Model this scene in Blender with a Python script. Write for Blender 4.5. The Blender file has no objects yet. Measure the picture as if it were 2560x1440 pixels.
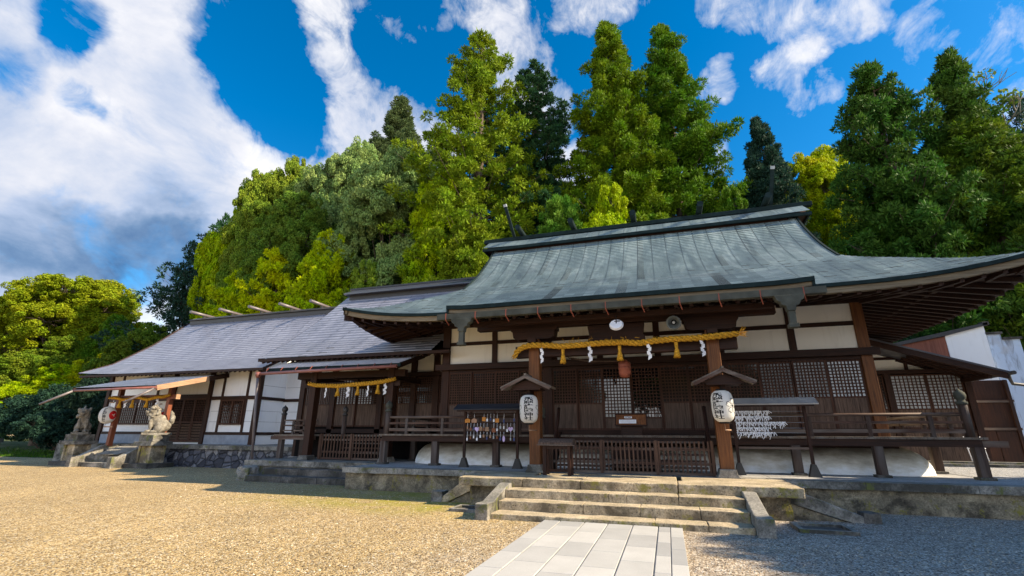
import bpy, bmesh, math, random
import numpy as np
from mathutils import Vector, Matrix
random.seed(7)
scene = bpy.context.scene
COL = scene.collection
D = bpy.data
PI = math.pi
R = math.radians

# ---------------------------------------------------------------- objects
def setp(o, label=None, cat=None, group=None, kind=None):
    if label: o["label"] = label
    if cat: o["category"] = cat
    if group: o["group"] = group
    if kind: o["kind"] = kind
    return o

def empty(name, loc, label, cat, group=None, rz=0):
    o = D.objects.new(name, None)
    o.empty_display_size = .2
    COL.objects.link(o)
    o.location = loc
    o.rotation_euler = (0, 0, rz)
    return setp(o, label, cat, group)

def wloc(o):
    v = Vector((0, 0, 0))
    while o is not None:
        v += o.location
        o = o.parent
    return v

def obj_from(name, mesh, parent=None, loc=None):
    o = D.objects.new(name, mesh)
    COL.objects.link(o)
    if parent is not None: o.parent = parent
    if loc is not None: o.location = loc
    return o

def copy_tree(o, parent=None):
    c = o.copy()
    COL.objects.link(c)
    c.parent = parent
    for ch in list(o.children):
        copy_tree(ch, c)
    return c

class MB:
    """collects shapes in world coordinates, then links them as one mesh object"""
    def __init__(s):
        s.v = []; s.f = []; s.uv = {}; s.sm = []
    def add(s, vs, fs, smooth=False):
        n = len(s.v)
        s.v.extend([tuple(p) for p in vs])
        for f in fs:
            s.f.append(tuple(i + n for i in f)); s.sm.append(smooth)
        return s
    def box(s, x0, x1, y0, y1, z0, z1):
        if x0 > x1: x0, x1 = x1, x0
        if y0 > y1: y0, y1 = y1, y0
        if z0 > z1: z0, z1 = z1, z0
        v = [(x0,y0,z0),(x1,y0,z0),(x1,y1,z0),(x0,y1,z0),(x0,y0,z1),(x1,y0,z1),(x1,y1,z1),(x0,y1,z1)]
        return s.add(v, [(0,3,2,1),(4,5,6,7),(0,1,5,4),(1,2,6,5),(2,3,7,6),(3,0,4,7)])
    def bar(s, a, b, w, h, up=(0,0,1)):
        a = Vector(a); b = Vector(b); d = (b - a)
        if d.length < 1e-6: return s
        d.normalize(); up = Vector(up)
        sd = d.cross(up)
        if sd.length < 1e-4: up = Vector((0,1,0)); sd = d.cross(up)
        sd.normalize(); u = sd.cross(d)
        v = []
        for p in (a, b):
            for i, j in ((-1,-1),(1,-1),(1,1),(-1,1)):
                v.append(p + sd*(i*w/2) + u*(j*h/2))
        return s.add(v, [(0,1,2,3),(7,6,5,4),(0,4,5,1),(1,5,6,2),(2,6,7,3),(3,7,4,0)])
    def tube(s, pts, rad, n=10, caps=True):
        pts = [Vector(p) for p in pts]
        if not isinstance(rad, (list, tuple)): rad = [rad]*len(pts)
        base = len(s.v); prev = None
        for i, p in enumerate(pts):
            d = (pts[min(i+1, len(pts)-1)] - pts[max(i-1, 0)])
            d.normalize()
            if prev is None:
                a = Vector((0,0,1)) if abs(d.z) < .9 else Vector((1,0,0))
                x = d.cross(a).normalized()
            else:
                x = (prev - d*prev.dot(d)).normalized()
            prev = x; y = d.cross(x)
            for k in range(n):
                t = 2*PI*k/n
                s.v.append(tuple(p + (x*math.cos(t) + y*math.sin(t))*rad[i]))
        for i in range(len(pts)-1):
            for k in range(n):
                a = base+i*n+k; b = base+i*n+(k+1) % n
                s.f.append((a, b, b+n, a+n)); s.sm.append(True)
        if caps:
            s.f.append(tuple(base+k for k in range(n))[::-1]); s.sm.append(False)
            e = base+(len(pts)-1)*n
            s.f.append(tuple(e+k for k in range(n))); s.sm.append(False)
        return s
    def lathe(s, cx, cy, prof, n=20):
        base = len(s.v)
        for r, z in prof:
            for k in range(n):
                t = 2*PI*k/n
                s.v.append((cx+r*math.cos(t), cy+r*math.sin(t), z))
        for i in range(len(prof)-1):
            for k in range(n):
                a = base+i*n+k; b = base+i*n+(k+1) % n
                s.f.append((a, b, b+n, a+n)); s.sm.append(True)
        s.f.append(tuple(base+k for k in range(n))[::-1]); s.sm.append(False)
        e = base+(len(prof)-1)*n
        s.f.append(tuple(e+k for k in range(n))); s.sm.append(False)
        return s
    def prism(s, poly, axis, a, b):
        """poly 2D outline extruded along axis 'x','y','z' between a and b"""
        n = len(poly)
        def P(p, t):
            if axis == 'x': return (t, p[0], p[1])
            if axis == 'y': return (p[0], t, p[1])
            return (p[0], p[1], t)
        v = [P(p, a) for p in poly] + [P(p, b) for p in poly]
        f = [tuple(range(n)), tuple(range(2*n-1, n-1, -1))]
        for i in range(n):
            j = (i+1) % n
            f.append((i, i+n, j+n, j))
        return s.add(v, f)
    def build(s, name, mat, parent=None, bevel=0, local=False, fixn=True):
        me = D.meshes.new(name)
        off = wloc(parent) if (parent is not None and not local) else Vector((0,0,0))
        me.from_pydata([(x-off.x, y-off.y, z-off.z) for x, y, z in s.v], [], s.f)
        me.polygons.foreach_set('use_smooth', s.sm)
        if fixn:
            bm = bmesh.new(); bm.from_mesh(me)
            bmesh.ops.recalc_face_normals(bm, faces=bm.faces)
            bm.to_mesh(me); bm.free()
        me.materials.append(mat)
        o = obj_from(name, me, parent)
        if bevel:
            m = o.modifiers.new('edge', 'BEVEL'); m.width = bevel; m.segments = 2; m.limit_method = 'ANGLE'; m.angle_limit = R(40)
        return o

# ---------------------------------------------------------------- materials
class NT:
    def __init__(s, name):
        s.m = D.materials.new(name); s.m.use_nodes = True
        s.t = s.m.node_tree; s.n = s.t.nodes; s.l = s.t.links
        s.b = s.n['Principled BSDF']; s.out = s.n['Material Output']
        s.tc = s.n.new('ShaderNodeTexCoord')
    def new(s, t): return s.n.new(t)
    def link(s, a, b): s.l.new(a, b)
    def map(s, scale=(1,1,1), src='Object', rot=(0,0,0)):
        m = s.new('ShaderNodeMapping'); s.link(s.tc.outputs[src], m.inputs[0])
        m.inputs['Scale'].default_value = scale; m.inputs['Rotation'].default_value = rot
        return m.outputs[0]
    def worldmap(s, scale=(1,1,1)):
        g = s.new('ShaderNodeNewGeometry'); m = s.new('ShaderNodeMapping')
        s.link(g.outputs['Position'], m.inputs[0]); m.inputs['Scale'].default_value = scale
        return m.outputs[0]
    def noise(s, vec, scale=1, det=4, rough=.55, dist=0):
        n = s.new('ShaderNodeTexNoise'); s.link(vec, n.inputs['Vector'])
        n.inputs['Scale'].default_value = scale; n.inputs['Detail'].default_value = det
        n.inputs['Roughness'].default_value = rough; n.inputs['Distortion'].default_value = dist
        return n.outputs['Fac']
    def voro(s, vec, scale=1, feat='F1', out='Distance', rnd=1):
        n = s.new('ShaderNodeTexVoronoi'); n.feature = feat; s.link(vec, n.inputs['Vector'])
        n.inputs['Scale'].default_value = scale; n.inputs['Randomness'].default_value = rnd
        return n.outputs[out]
    def ramp(s, fac, stops, interp='LINEAR'):
        r = s.new('ShaderNodeValToRGB'); s.link(fac, r.inputs[0]); r.color_ramp.interpolation = interp
        e = r.color_ramp.elements
        while len(e) > len(stops): e.remove(e[-1])
        while len(e) < len(stops): e.new(.5)
        for i, (p, c) in enumerate(stops):
            e[i].position = p
            if not isinstance(c, (tuple, list)): c = (c, c, c)
            e[i].color = (*c[:3], 1)
        return r.outputs[0]
    def mix(s, fac, a, b, mode='MIX'):
        m = s.new('ShaderNodeMix'); m.data_type = 'RGBA'; m.blend_type = mode
        for sock, val in ((m.inputs[0], fac), (m.inputs[6], a), (m.inputs[7], b)):
            if hasattr(val, 'links'): s.link(val, sock)
            elif isinstance(val, (tuple, list)): sock.default_value = (*val[:3], 1)
            else: sock.default_value = val
        return m.outputs[2]
    def math(s, op, a, b=0, c=None):
        m = s.new('ShaderNodeMath'); m.operation = op
        for i, val in enumerate((a, b) if c is None else (a, b, c)):
            if hasattr(val, 'links'): s.link(val, m.inputs[i])
            else: m.inputs[i].default_value = val
        return m.outputs[0]
    def bump(s, h, strength=.4, dist=.01):
        b = s.new('ShaderNodeBump'); s.link(h, b.inputs['Height'])
        b.inputs['Strength'].default_value = strength; b.inputs['Distance'].default_value = dist
        s.link(b.outputs[0], s.b.inputs['Normal'])
    def fin(s, col, rough=.7, spec=.4, metal=0):
        if hasattr(col, 'links'): s.link(col, s.b.inputs['Base Color'])
        else: s.b.inputs['Base Color'].default_value = (*col[:3], 1)
        if hasattr(rough, 'links'): s.link(rough, s.b.inputs['Roughness'])
        else: s.b.inputs['Roughness'].default_value = rough
        s.b.inputs['Specular IOR Level'].default_value = spec
        s.b.inputs['Metallic'].default_value = metal
        return s.m

def m_wood(name, dark, light, axis='x', rough=.65, grey=None):
    t = NT(name)
    sc = {'x': (1.2, 26, 26), 'y': (26, 1.2, 26), 'z': (26, 26, 1.2)}[axis]
    v = t.worldmap(sc)
    g = t.noise(v, 1, 5, .65, .6)
    big = t.noise(t.worldmap((1,1,1)), .9, 3)
    c = t.ramp(g, [(.3, dark), (.7, light)])
    if grey:
        k = t.ramp(t.noise(t.worldmap({'x': (.5,4,4), 'y': (4,.5,4), 'z': (4,4,.5)}[axis]), 1, 4), [(.42, 0), (.66, 1)])
        c = t.mix(k, c, grey)
    c = t.mix(t.ramp(big, [(.35, .55), (.65, 0)]), c, (0.0, 0.0, 0.0), 'MULTIPLY') if False else t.mix(.5, c, t.ramp(big, [(.3, .55), (.7, 1.25)]), 'MULTIPLY')
    t.bump(g, .35, .006)
    return t.fin(c, rough, .3)

def m_flat(name, col, rough=.6, spec=.4, metal=0, var=.12, scale=3):
    t = NT(name)
    n = t.noise(t.worldmap(), scale, 5)
    lo = tuple(x*(1-var*2) for x in col); hi = tuple(min(1, x*(1+var)) for x in col)
    return t.fin(t.ramp(n, [(.3, lo), (.7, hi)]), rough, spec, metal)

def m_stone(name, dark, light, moss=.0, mosscol=(.07,.085,.02), scale=1., bump=.5, stain_shade=(.03,.028,.022), pit=.5):
    """weathered stone: broad tone, speckle, pits and moss; upright faces darkened to deepen the shade on risers"""
    t = NT(name)
    w = t.worldmap()
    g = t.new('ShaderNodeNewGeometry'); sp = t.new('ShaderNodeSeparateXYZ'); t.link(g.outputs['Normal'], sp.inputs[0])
    side = t.ramp(t.math('ABSOLUTE', sp.outputs[2]), [(.5, 1), (.9, .22)])  # upright faces take more dark tone, standing in for shade on risers
    n1 = t.noise(w, 1.7*scale, 6, .65); n2 = t.noise(w, 22*scale, 4, .75); n3 = t.noise(w, 1.1*scale, 6, .7, .4)
    vp = t.voro(w, 16*scale, 'F1', 'Distance')
    c = t.ramp(n1, [(.32, dark), (.66, light)])
    c = t.mix(.7, c, t.ramp(n2, [(.33, .4), (.67, 1.35)]), 'MULTIPLY')
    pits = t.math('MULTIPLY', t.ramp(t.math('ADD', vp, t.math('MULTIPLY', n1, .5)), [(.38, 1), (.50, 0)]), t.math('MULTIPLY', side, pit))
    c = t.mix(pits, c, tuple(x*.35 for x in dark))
    c = t.mix(t.math('MULTIPLY', t.ramp(n3, [(.42, 0), (.60, .85)]), side), c, stain_shade)
    if moss:
        n4 = t.noise(w, 2.1*scale, 7, .75)
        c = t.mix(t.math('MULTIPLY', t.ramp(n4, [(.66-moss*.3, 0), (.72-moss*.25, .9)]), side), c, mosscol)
    h = t.math('ADD', t.math('ADD', t.math('MULTIPLY', n2, .6), n1), t.math('MULTIPLY', pits, -.5))
    t.bump(h, bump, .04)
    return t.fin(c, .85, .25)

M = {}
M['wood_x'] = m_wood('dark_timber_x', (.010,.003,.0015), (.045,.015,.006), 'x')
M['wood_y'] = m_wood('dark_timber_y', (.010,.003,.0015), (.042,.014,.006), 'y')
M['wood_z'] = m_wood('dark_timber_z', (.012,.004,.002), (.055,.018,.007), 'z')
M['post'] = m_wood('warm_post_timber', (.07,.022,.006), (.23,.085,.022), 'z', .55)
M['board'] = m_wood('weathered_board', (.035,.021,.015), (.17,.11,.08), 'z', .75)
M['grey_x'] = m_wood('weathered_rail', (.028,.013,.008), (.12,.060,.040), 'x', .7, (.17,.135,.11))
M['grey_z'] = m_wood('weathered_post', (.018,.010,.007), (.08,.045,.032), 'z', .75, (.11,.09,.08))
M['grey_y'] = m_wood('weathered_plank', (.06,.042,.03), (.2,.15,.11), 'y', .75, (.2,.17,.14))
M['slat'] = m_wood('fence_slat', (.03,.015,.010), (.15,.080,.050), 'z', .75)
M['lat'] = m_wood('lattice_timber', (.024,.009,.005), (.10,.040,.021), 'z', .7)
M['red_post'] = m_wood('reddish_post', (.10,.030,.014), (.28,.085,.04), 'z', .5)
M['fresh'] = m_wood('pale_new_timber', (.24,.13,.07), (.46,.29,.18), 'y', .6)
M['dark'] = m_flat('shadow_interior', (.012,.010,.010), .9, .1)  # near-black colour stands for shade inside the halls and under the floors

def m_plaster(name, col=(.90,.87,.79), lo=.0):
    t = NT(name)
    w = t.worldmap()
    n = t.noise(w, .8, 5, .6); n2 = t.noise(t.worldmap((6,6,.7)), 1, 4)
    c = t.mix(t.ramp(n, [(.35, .25), (.7, 0)]), col, tuple(x*.82 for x in col))
    c = t.mix(t.ramp(n2, [(.55, 0), (.8, .25)]), c, (.45,.40,.33))
    t.bump(t.noise(w, 60, 3), .08, .004)
    return t.fin(c, .9, .15)
M['plaster'] = m_plaster('lime_plaster')
M['plaster_cool'] = m_plaster('pale_plaster', (.85,.85,.85))
def m_mound():
    t = NT('mound_plaster')
    w = t.worldmap()
    g = t.new('ShaderNodeSeparateXYZ'); t.link(w, g.inputs[0])
    n = t.noise(t.worldmap((1.2, 1.2, 3)), 1.5, 6, .65)
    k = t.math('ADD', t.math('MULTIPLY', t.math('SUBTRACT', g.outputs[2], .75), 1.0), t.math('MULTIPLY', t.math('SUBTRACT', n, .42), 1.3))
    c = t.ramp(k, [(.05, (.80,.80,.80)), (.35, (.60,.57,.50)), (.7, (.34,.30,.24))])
    return t.fin(c, .85, .2)
M['mound'] = m_mound()
M['granite'] = m_stone('granite', (.20,.19,.17), (.40,.37,.32), .35, (.12,.13,.035))
M['granite_lit'] = m_stone('sunlit_granite', (.36,.29,.19), (.66,.54,.37), .40, (.25,.22,.05), 1.1, .8, (.09,.07,.045), .8)  # lit copy of granite: sunlit warmth and brightness put into the colour
M['granite_dark'] = m_stone('dark_granite', (.06,.055,.05), (.19,.17,.15), .3, (.05,.06,.02))
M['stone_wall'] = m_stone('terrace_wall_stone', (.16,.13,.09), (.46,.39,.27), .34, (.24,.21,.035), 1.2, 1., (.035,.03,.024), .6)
M['pave_top'] = m_stone('terrace_paving', (.34,.33,.32), (.50,.49,.48), 0, (.1,.1,.05), .8, .25, (.28,.26,.24))
M['lion_stone'] = m_stone('carved_stone', (.15,.135,.11), (.40,.37,.31), .15, (.2,.18,.08), 3, .6, (.16,.14,.11))
M['rope'] = m_flat('rice_straw', (.62,.33,.030), .8, .2, 0, .35, 30)
M['skirt'] = m_flat('grey_blue_skirting', (.30,.33,.38), .8, .2)
M['paper'] = m_flat('white_paper', (.85,.85,.88), .8, .2, 0, .05, 5)
M['black'] = m_flat('black_ink', (.008,.008,.01), .7, .2)
M['iron'] = m_flat('dark_iron', (.03,.028,.028), .5, .5)
M['copper_rust'] = m_flat('rusty_bracket', (.28,.07,.04), .6, .4)
M['patina_trim'] = m_flat('patina_copper_trim', (.08,.082,.066), .8, .15, 0, .2)
M['patina_edge'] = m_flat('dark_patina_edge', (.014,.026,.026), .8, .12, 0, .2)
M['fascia'] = m_wood('roof_fascia_timber', (.12,.09,.055), (.26,.205,.13), 'x', .7)
M['pipe_red'] = m_flat('red_brown_gutter', (.27,.10,.08), .45, .5)
M['pipe_grey'] = m_flat('grey_downpipe', (.15,.125,.125), .4, .5)

def m_courses(name, cols, bw, bh, mortar, streak, row_off=.5, rough=.55, spec=.45, mort=.012):
    """roof courses: UV in metres (u along the eave, v down the slope)"""
    t = NT(name)
    m = t.new('ShaderNodeMapping'); t.link(t.tc.outputs['UV'], m.inputs[0])
    b = t.new('ShaderNodeTexBrick'); t.link(m.outputs[0], b.inputs['Vector'])
    b.inputs['Scale'].default_value = 1; b.inputs['Brick Width'].default_value = bw; b.inputs['Row Height'].default_value = bh
    b.inputs['Mortar Size'].default_value = mort; b.inputs['Mortar Smooth'].default_value = .2; b.offset = row_off; b.squash = 1
    b.inputs['Color1'].default_value = (1,1,1,1); b.inputs['Color2'].default_value = (1,1,1,1)
    b.inputs['Mortar'].default_value = (mortar, mortar, mortar, 1)
    s1 = t.new('ShaderNodeMapping'); t.link(t.tc.outputs['UV'], s1.inputs[0]); s1.inputs['Scale'].default_value = (1.7, .30, 1)
    n1 = t.noise(s1.outputs[0], 1.2, 7, .7, .8)
    s2 = t.new('ShaderNodeMapping'); t.link(t.tc.outputs['UV'], s2.inputs[0]); s2.inputs['Scale'].default_value = (.30, 1.3, 1)
    n2 = t.noise(s2.outputs[0], 1.0, 5, .6)
    c = t.ramp(n1, [(.28, cols[0]), (.5, cols[1]), (.72, cols[2])])
    c = t.mix(t.ramp(t.math('ADD', t.math('MULTIPLY', n2, .6), t.math('MULTIPLY', n1, .4)), [(.50, 0), (.66, streak)]), c, cols[3])
    c = t.mix(1, c, b.outputs['Color'], 'MULTIPLY')
    t.bump(t.math('SUBTRACT', 1, b.outputs['Fac']), .5, .01)
    return t.fin(c, rough, spec)
M['shingle'] = m_courses('patinated_copper_shingles', [(.065,.095,.11), (.165,.22,.22), (.40,.48,.465), (.06,.07,.095)], .60, .17, .30, .5, 0.0, .42, .55, .028)
M['slate'] = m_courses('grey_metal_roofing', [(.15,.16,.21), (.225,.235,.295), (.34,.35,.425), (.13,.135,.18)], 2.4, .24, .25, .35, .37, .33, .7, .03)

def m_gravel(name, c1, c2, c3, court=True):
    t = NT(name)
    w = t.worldmap()
    cell = t.voro(w, 46, 'F1', 'Color'); dist = t.voro(w, 46, 'F1', 'Distance')
    sep = t.new('ShaderNodeSeparateColor'); t.link(cell, sep.inputs[0])
    c = t.ramp(sep.outputs[0], [(0, c1), (.45, c2), (.85, c3), (1, (.75,.68,.55))])
    if court:
        # greyer crushed stone near the path and to the right, golden grit further left
        sp = t.new('ShaderNodeSeparateXYZ'); t.link(w, sp.inputs[0])
        gx = t.new('ShaderNodeMapRange'); t.link(sp.outputs[0], gx.inputs[0]); gx.inputs[1].default_value = -6; gx.inputs[2].default_value = 2.5
        gn = t.math('ADD', gx.outputs[0], t.math('MULTIPLY', t.math('SUBTRACT', t.noise(w, .5, 5, .6), .5), .9))
        grey = t.ramp(sep.outputs[0], [(0, (.16,.13,.11)), (.4, (.40,.335,.28)), (.8, (.60,.53,.46)), (1, (.78,.74,.68))])
        c = t.mix(t.ramp(gn, [(.15, 0), (.95, .9)]), c, grey)
    c = t.mix(t.ramp(sep.outputs[1], [(.82, 0), (.88, .85)]), c, (.05,.038,.03))
    big = t.noise(w, .22, 6, .65, .3)
    c = t.mix(.7, c, t.ramp(big, [(.3, .74), (.7, 1.12)]), 'MULTIPLY')
    med = t.noise(w, 5, 5, .75)
    c = t.mix(.6, c, t.ramp(med, [(.3, .62), (.7, 1.2)]), 'MULTIPLY')
    if court:
        near = t.new('ShaderNodeMapRange'); t.link(sp.outputs[1], near.inputs[0]); near.inputs[1].default_value = 10.0; near.inputs[2].default_value = 11.6
        far = t.new('ShaderNodeMapRange'); t.link(sp.outputs[0], far.inputs[0]); far.inputs[1].default_value = -13; far.inputs[2].default_value = -8
        lx = t.new('ShaderNodeMapRange'); t.link(sp.outputs[0], lx.inputs[0]); lx.inputs[1].default_value = -2.0; lx.inputs[2].default_value = -4.5
        k = t.math('MULTIPLY', near.outputs[0], t.ramp(t.noise(w, .9, 6, .75), [(.36, 0), (.6, .8)]))
        k = t.math('MULTIPLY', t.math('MULTIPLY', k, lx.outputs[0]), far.outputs[0])
        c = t.mix(k, c, (.30,.27,.03))
    b1 = t.new('ShaderNodeBump'); t.link(t.math('ADD', t.noise(w, 3.5, 5, .65), t.math('MULTIPLY', t.noise(w, .8, 3), 1.5)), b1.inputs['Height']); b1.inputs['Strength'].default_value = .6; b1.inputs['Distance'].default_value = .10
    b2 = t.new('ShaderNodeBump'); t.link(t.math('SUBTRACT', 1, dist), b2.inputs['Height']); b2.inputs['Strength'].default_value = 1; b2.inputs['Distance'].default_value = .014
    t.link(b1.outputs[0], b2.inputs['Normal']); t.link(b2.outputs[0], t.b.inputs['Normal'])
    return t.fin(c, .9, .15)
M['gravel'] = m_gravel('court_gravel', (.24,.15,.065), (.52,.365,.165), (.68,.52,.28))
M['gravel_white'] = m_gravel('pale_gravel', (.3,.3,.3), (.45,.45,.46), (.6,.6,.62), False)

def m_pave():
    t = NT('granite_paving_slabs')
    w = t.worldmap()
    at = t.new('ShaderNodeAttribute'); at.attribute_name = 'tone'
    n = t.noise(w, 120, 3, .7); n2 = t.noise(w, 1.5, 5, .6)
    c = t.mix(at.outputs['Fac'], (.34,.335,.325), (.52,.505,.475))
    c = t.mix(.5, c, t.ramp(n, [(.3, .7), (.7, 1.25)]), 'MULTIPLY')
    c = t.mix(.5, c, t.ramp(n2, [(.3, .8), (.7, 1.1)]), 'MULTIPLY')
    return t.fin(c, .8, .3)
M['pave'] = m_pave()

def m_glass(name, dark=(.01,.012,.014), rough=.03, ior=1.45):
    t = NT(name)
    t.b.inputs['IOR'].default_value = ior
    t.bump(t.noise(t.worldmap(), 1.3, 2), .05, .02)
    return t.fin(dark, rough, .5)
M['glass'] = m_glass('window_glass', (.022,.016,.013), .08, 1.5)
M['glass_bright'] = m_glass('clear_glass', (.006,.007,.009), .02, 1.6)
M['pane_mid'] = m_flat('dim_reflection_pane', (.17,.175,.18), .3, .5, 0, .2, 1.5)
M['pane_dim'] = m_flat('faint_reflection_pane', (.06,.055,.055), .3, .5, 0, .3, 1.5)
M['pane_pale'] = m_flat('pale_pane', (.42,.45,.47), .25, .6, 0, .12, 2.5)

def m_leaf(name, trans=.25):
    t = NT(name)
    oi = t.new('ShaderNodeObjectInfo'); g = t.new('ShaderNodeNewGeometry')
    rnd = t.ramp(g.outputs['Random Per Island'], [(0, .68), (.5, .97), (1, 1.32)])
    n = t.noise(t.worldmap(), .55, 4, .6)
    c = t.mix(1, oi.outputs['Color'], rnd, 'MULTIPLY')
    hs = t.new('ShaderNodeHueSaturation'); t.link(c, hs.inputs['Color'])
    hv = t.new('ShaderNodeMapRange'); t.link(n, hv.inputs[0]); hv.inputs[1].default_value = .3; hv.inputs[2].default_value = .7
    hv.inputs[3].default_value = .545; hv.inputs[4].default_value = .495
    t.link(hv.outputs[0], hs.inputs['Hue'])
    hs.inputs['Saturation'].default_value = 1.05
    c = hs.outputs[0]
    t.fin(c, .65, .12)
    tr = t.new('ShaderNodeBsdfTranslucent'); t.link(c, tr.inputs['Color'])
    mx = t.new('ShaderNodeMixShader'); mx.inputs[0].default_value = trans
    t.link(t.b.outputs[0], mx.inputs[1]); t.link(tr.outputs[0], mx.inputs[2]); t.link(mx.outputs[0], t.out.inputs[0])
    return t.m
M['leaf'] = m_leaf('foliage')
M['bark'] = m_wood('tree_bark', (.05,.035,.025), (.16,.12,.09), 'z', .9)
M['bark_pale'] = m_wood('pale_bark', (.16,.14,.12), (.36,.33,.29), 'z', .9)

# ================================================================ ground and setting
def sheet(name, x0, x1, y0, y1, z, mat, nx=1, ny=1):
    mb = MB()
    vs = [(x0+(x1-x0)*i/nx, y0+(y1-y0)*j/ny, z) for j in range(ny+1) for i in range(nx+1)]
    fs = [(j*(nx+1)+i, j*(nx+1)+i+1, (j+1)*(nx+1)+i+1, (j+1)*(nx+1)+i) for j in range(ny) for i in range(nx)]
    mb.add(vs, fs)
    return mb.build(name, mat, fixn=False)
g = sheet('gravel_court', -400, 400, -400, 500, 0, M['gravel']); setp(g, 'beige gravel court in front of the shrine halls', 'ground', kind='structure')

t = NT('lawn_soil'); w = t.worldmap()
M['soil'] = t.fin(t.ramp(t.noise(w, .25, 6, .65), [(.40, (.035,.06,.012)), (.52, (.06,.095,.018)), (.66, (.20,.15,.105))]), .95, .1)
t = NT('forest_floor')
M['forest_floor'] = t.fin(t.ramp(t.noise(t.worldmap(), .6, 5), [(.3, (.012,.018,.007)), (.7, (.04,.05,.018))]), .95, .1)
lawn = sheet('lawn', -200, -35.6, 23.2, 120, .004, M['soil']); setp(lawn, 'shaded grass and bare soil beyond the gravel court', 'lawn', kind='structure')

# path
mb = MB(); tones = []
rnd = random.Random(3)
cols = [(-2.645,-2.325), (-2.31,-1.835), (-1.82,-1.315), (-1.30,-.825), (-.81,-.335), (-.32,-.165+.01), (-.14,.115)]
cols = [(-2.64,-2.30), (-2.275,-1.80), (-1.775,-1.325), (-1.30,-.83), (-.805,-.345), (-.32,.085-.20), (-.10,.115)]
mb.box(-2.62, .10, -3, 10.62, .0, .03); tones += [.0]*6
for ci, (a, b) in enumerate(cols):
    y = 10.63 - (ci % 2)*.45; top = 10.63
    L = .95
    while top > -3:
        bot = (top - (L if top < 10.6 or ci % 2 == 0 else .5))
        mb.box(a, b, bot+.006, top-.006, .0, .052); tones += [rnd.random()]*6
        top = bot
path = mb.build('paved_path', M['pave'], bevel=.004)
at = path.data.attributes.new('tone', 'FLOAT', 'FACE'); at.data.foreach_set('value', tones)
setp(path, 'grey granite slab path leading to the steps', 'path', kind='structure')

# hill behind the halls
def hill_h(x, y):
    h = max(0, (y-33))*.20 + 1.2*math.sin(x*.06)*math.sin(y*.09)
    k = min(1, max(0, (x+62)/22.))
    return max(-.4, h*k - .3 + (.0 if y > 36 else -.3))
mb = MB(); nx, ny = 60, 36
vs = []
for j in range(ny+1):
    for i in range(nx+1):
        x = -120+240*i/nx; y = 31+110*j/ny
        vs.append((x, y, hill_h(x, y)))
fs = [(j*(nx+1)+i, j*(nx+1)+i+1, (j+1)*(nx+1)+i+1, (j+1)*(nx+1)+i) for j in range(ny) for i in range(nx)]
mb.add(vs, fs, True)
h = mb.build('hillside', M['forest_floor'], fixn=False); setp(h, 'wooded slope rising behind the shrine', 'hill', kind='structure')

# ================================================================ terraces and steps
def rough_box(mb, x0, x1, y0, y1, z0, z1, seg=.35, amp=.012, seed=1):
    """box with slightly uneven edges (dressed, chipped stone)"""
    r = random.Random(seed)
    nx = max(1, int((x1-x0)/seg)); ny = max(1, int((y1-y0)/seg)); nz = max(1, int((z1-z0)/.12))
    bm = bmesh.new(); idx = {}
    def V(i, j, k):
        if (i,j,k) not in idx:
            idx[(i,j,k)] = bm.verts.new((x0+(x1-x0)*i/nx+r.uniform(-amp,amp), y0+(y1-y0)*j/ny+r.uniform(-amp,amp), z0+(z1-z0)*k/nz+r.uniform(-amp,amp)*.7))
        return idx[(i,j,k)]
    for i in range(nx):
        for j in range(ny):
            for k in (0, nz): bm.faces.new([V(i,j,k),V(i+1,j,k),V(i+1,j+1,k),V(i,j+1,k)][::(1 if k else -1)])
        for k in range(nz):
            for j in (0, ny): bm.faces.new([V(i,j,k),V(i+1,j,k),V(i+1,j,k+1),V(i,j,k+1)][::(-1 if j else 1)])
    for j in range(ny):
        for k in range(nz):
            for i in (0, nx): bm.faces.new([V(i,j,k),V(i,j+1,k),V(i,j+1,k+1),V(i,j,k+1)][::(1 if i else -1)])
    bm.verts.index_update()
    mb.add([v.co.copy() for v in bm.verts], [[v.index for v in f.verts] for f in bm.faces])
    bm.free()

T = empty('stone_terrace', (-1, 14.25, 0), 'long raised stone terrace carrying the main worship hall', 'terrace')
mb = MB(); k = 0
x = -10.45
for wd in (2.1,2.3,1.9,2.2,2.0,2.3,2.1,2.2,2.4,2.0,2.2,2.3,2.0):
    rough_box(mb, x+.006, x+wd-.006, 14.25, 14.75, .525, .70, .3, .006, 20+k); x += wd; k += 1
mb.build('coping', M['granite'], T)
mb = MB(); mb.box(-10.4, 16, 14.752, 22.3, .5, .69)
mb.build('floor', M['pave_top'], T)
mb = MB()
for i in range(17):
    xx = -9.9+i*1.55
    mb.box(xx, xx+1.53, 14.77, 16.56, .69, .697)
mb.build('paving_slab', M['pave_top'], T)
mb = MB(); rough_box(mb, -10.38, 16, 14.38, 14.76, -.1, .524, .6, .01, 5); mb.box(-10.38, -10.0, 14.76, 22, -.1, .5)
mb.build('base_wall', M['stone_wall'], T)

T = empty('front_terrace', (-1.3, 12.2, 0), 'broad moss edged stone landing above the entrance steps', 'terrace')
mb = MB(); x = -5.33
for i, wd in enumerate((1.75,1.45,2.25,2.55)):
    rough_box(mb, x+.005, x+wd-.005, 12.2, 13.1, .49, .703, .22, .012, 50+i)
    rough_box(mb, x+.005+.1*(i%2), x+wd-.005, 13.105, 14.245, .5, .7035, .5, .004, 60+i); x += wd
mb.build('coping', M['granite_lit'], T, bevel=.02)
mb = MB(); rough_box(mb, -5.12, 2.45, 12.55, 14.3, -.1, .489, .3, .02, 8)
mb.build('base_wall', M['stone_wall'], T)

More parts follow.
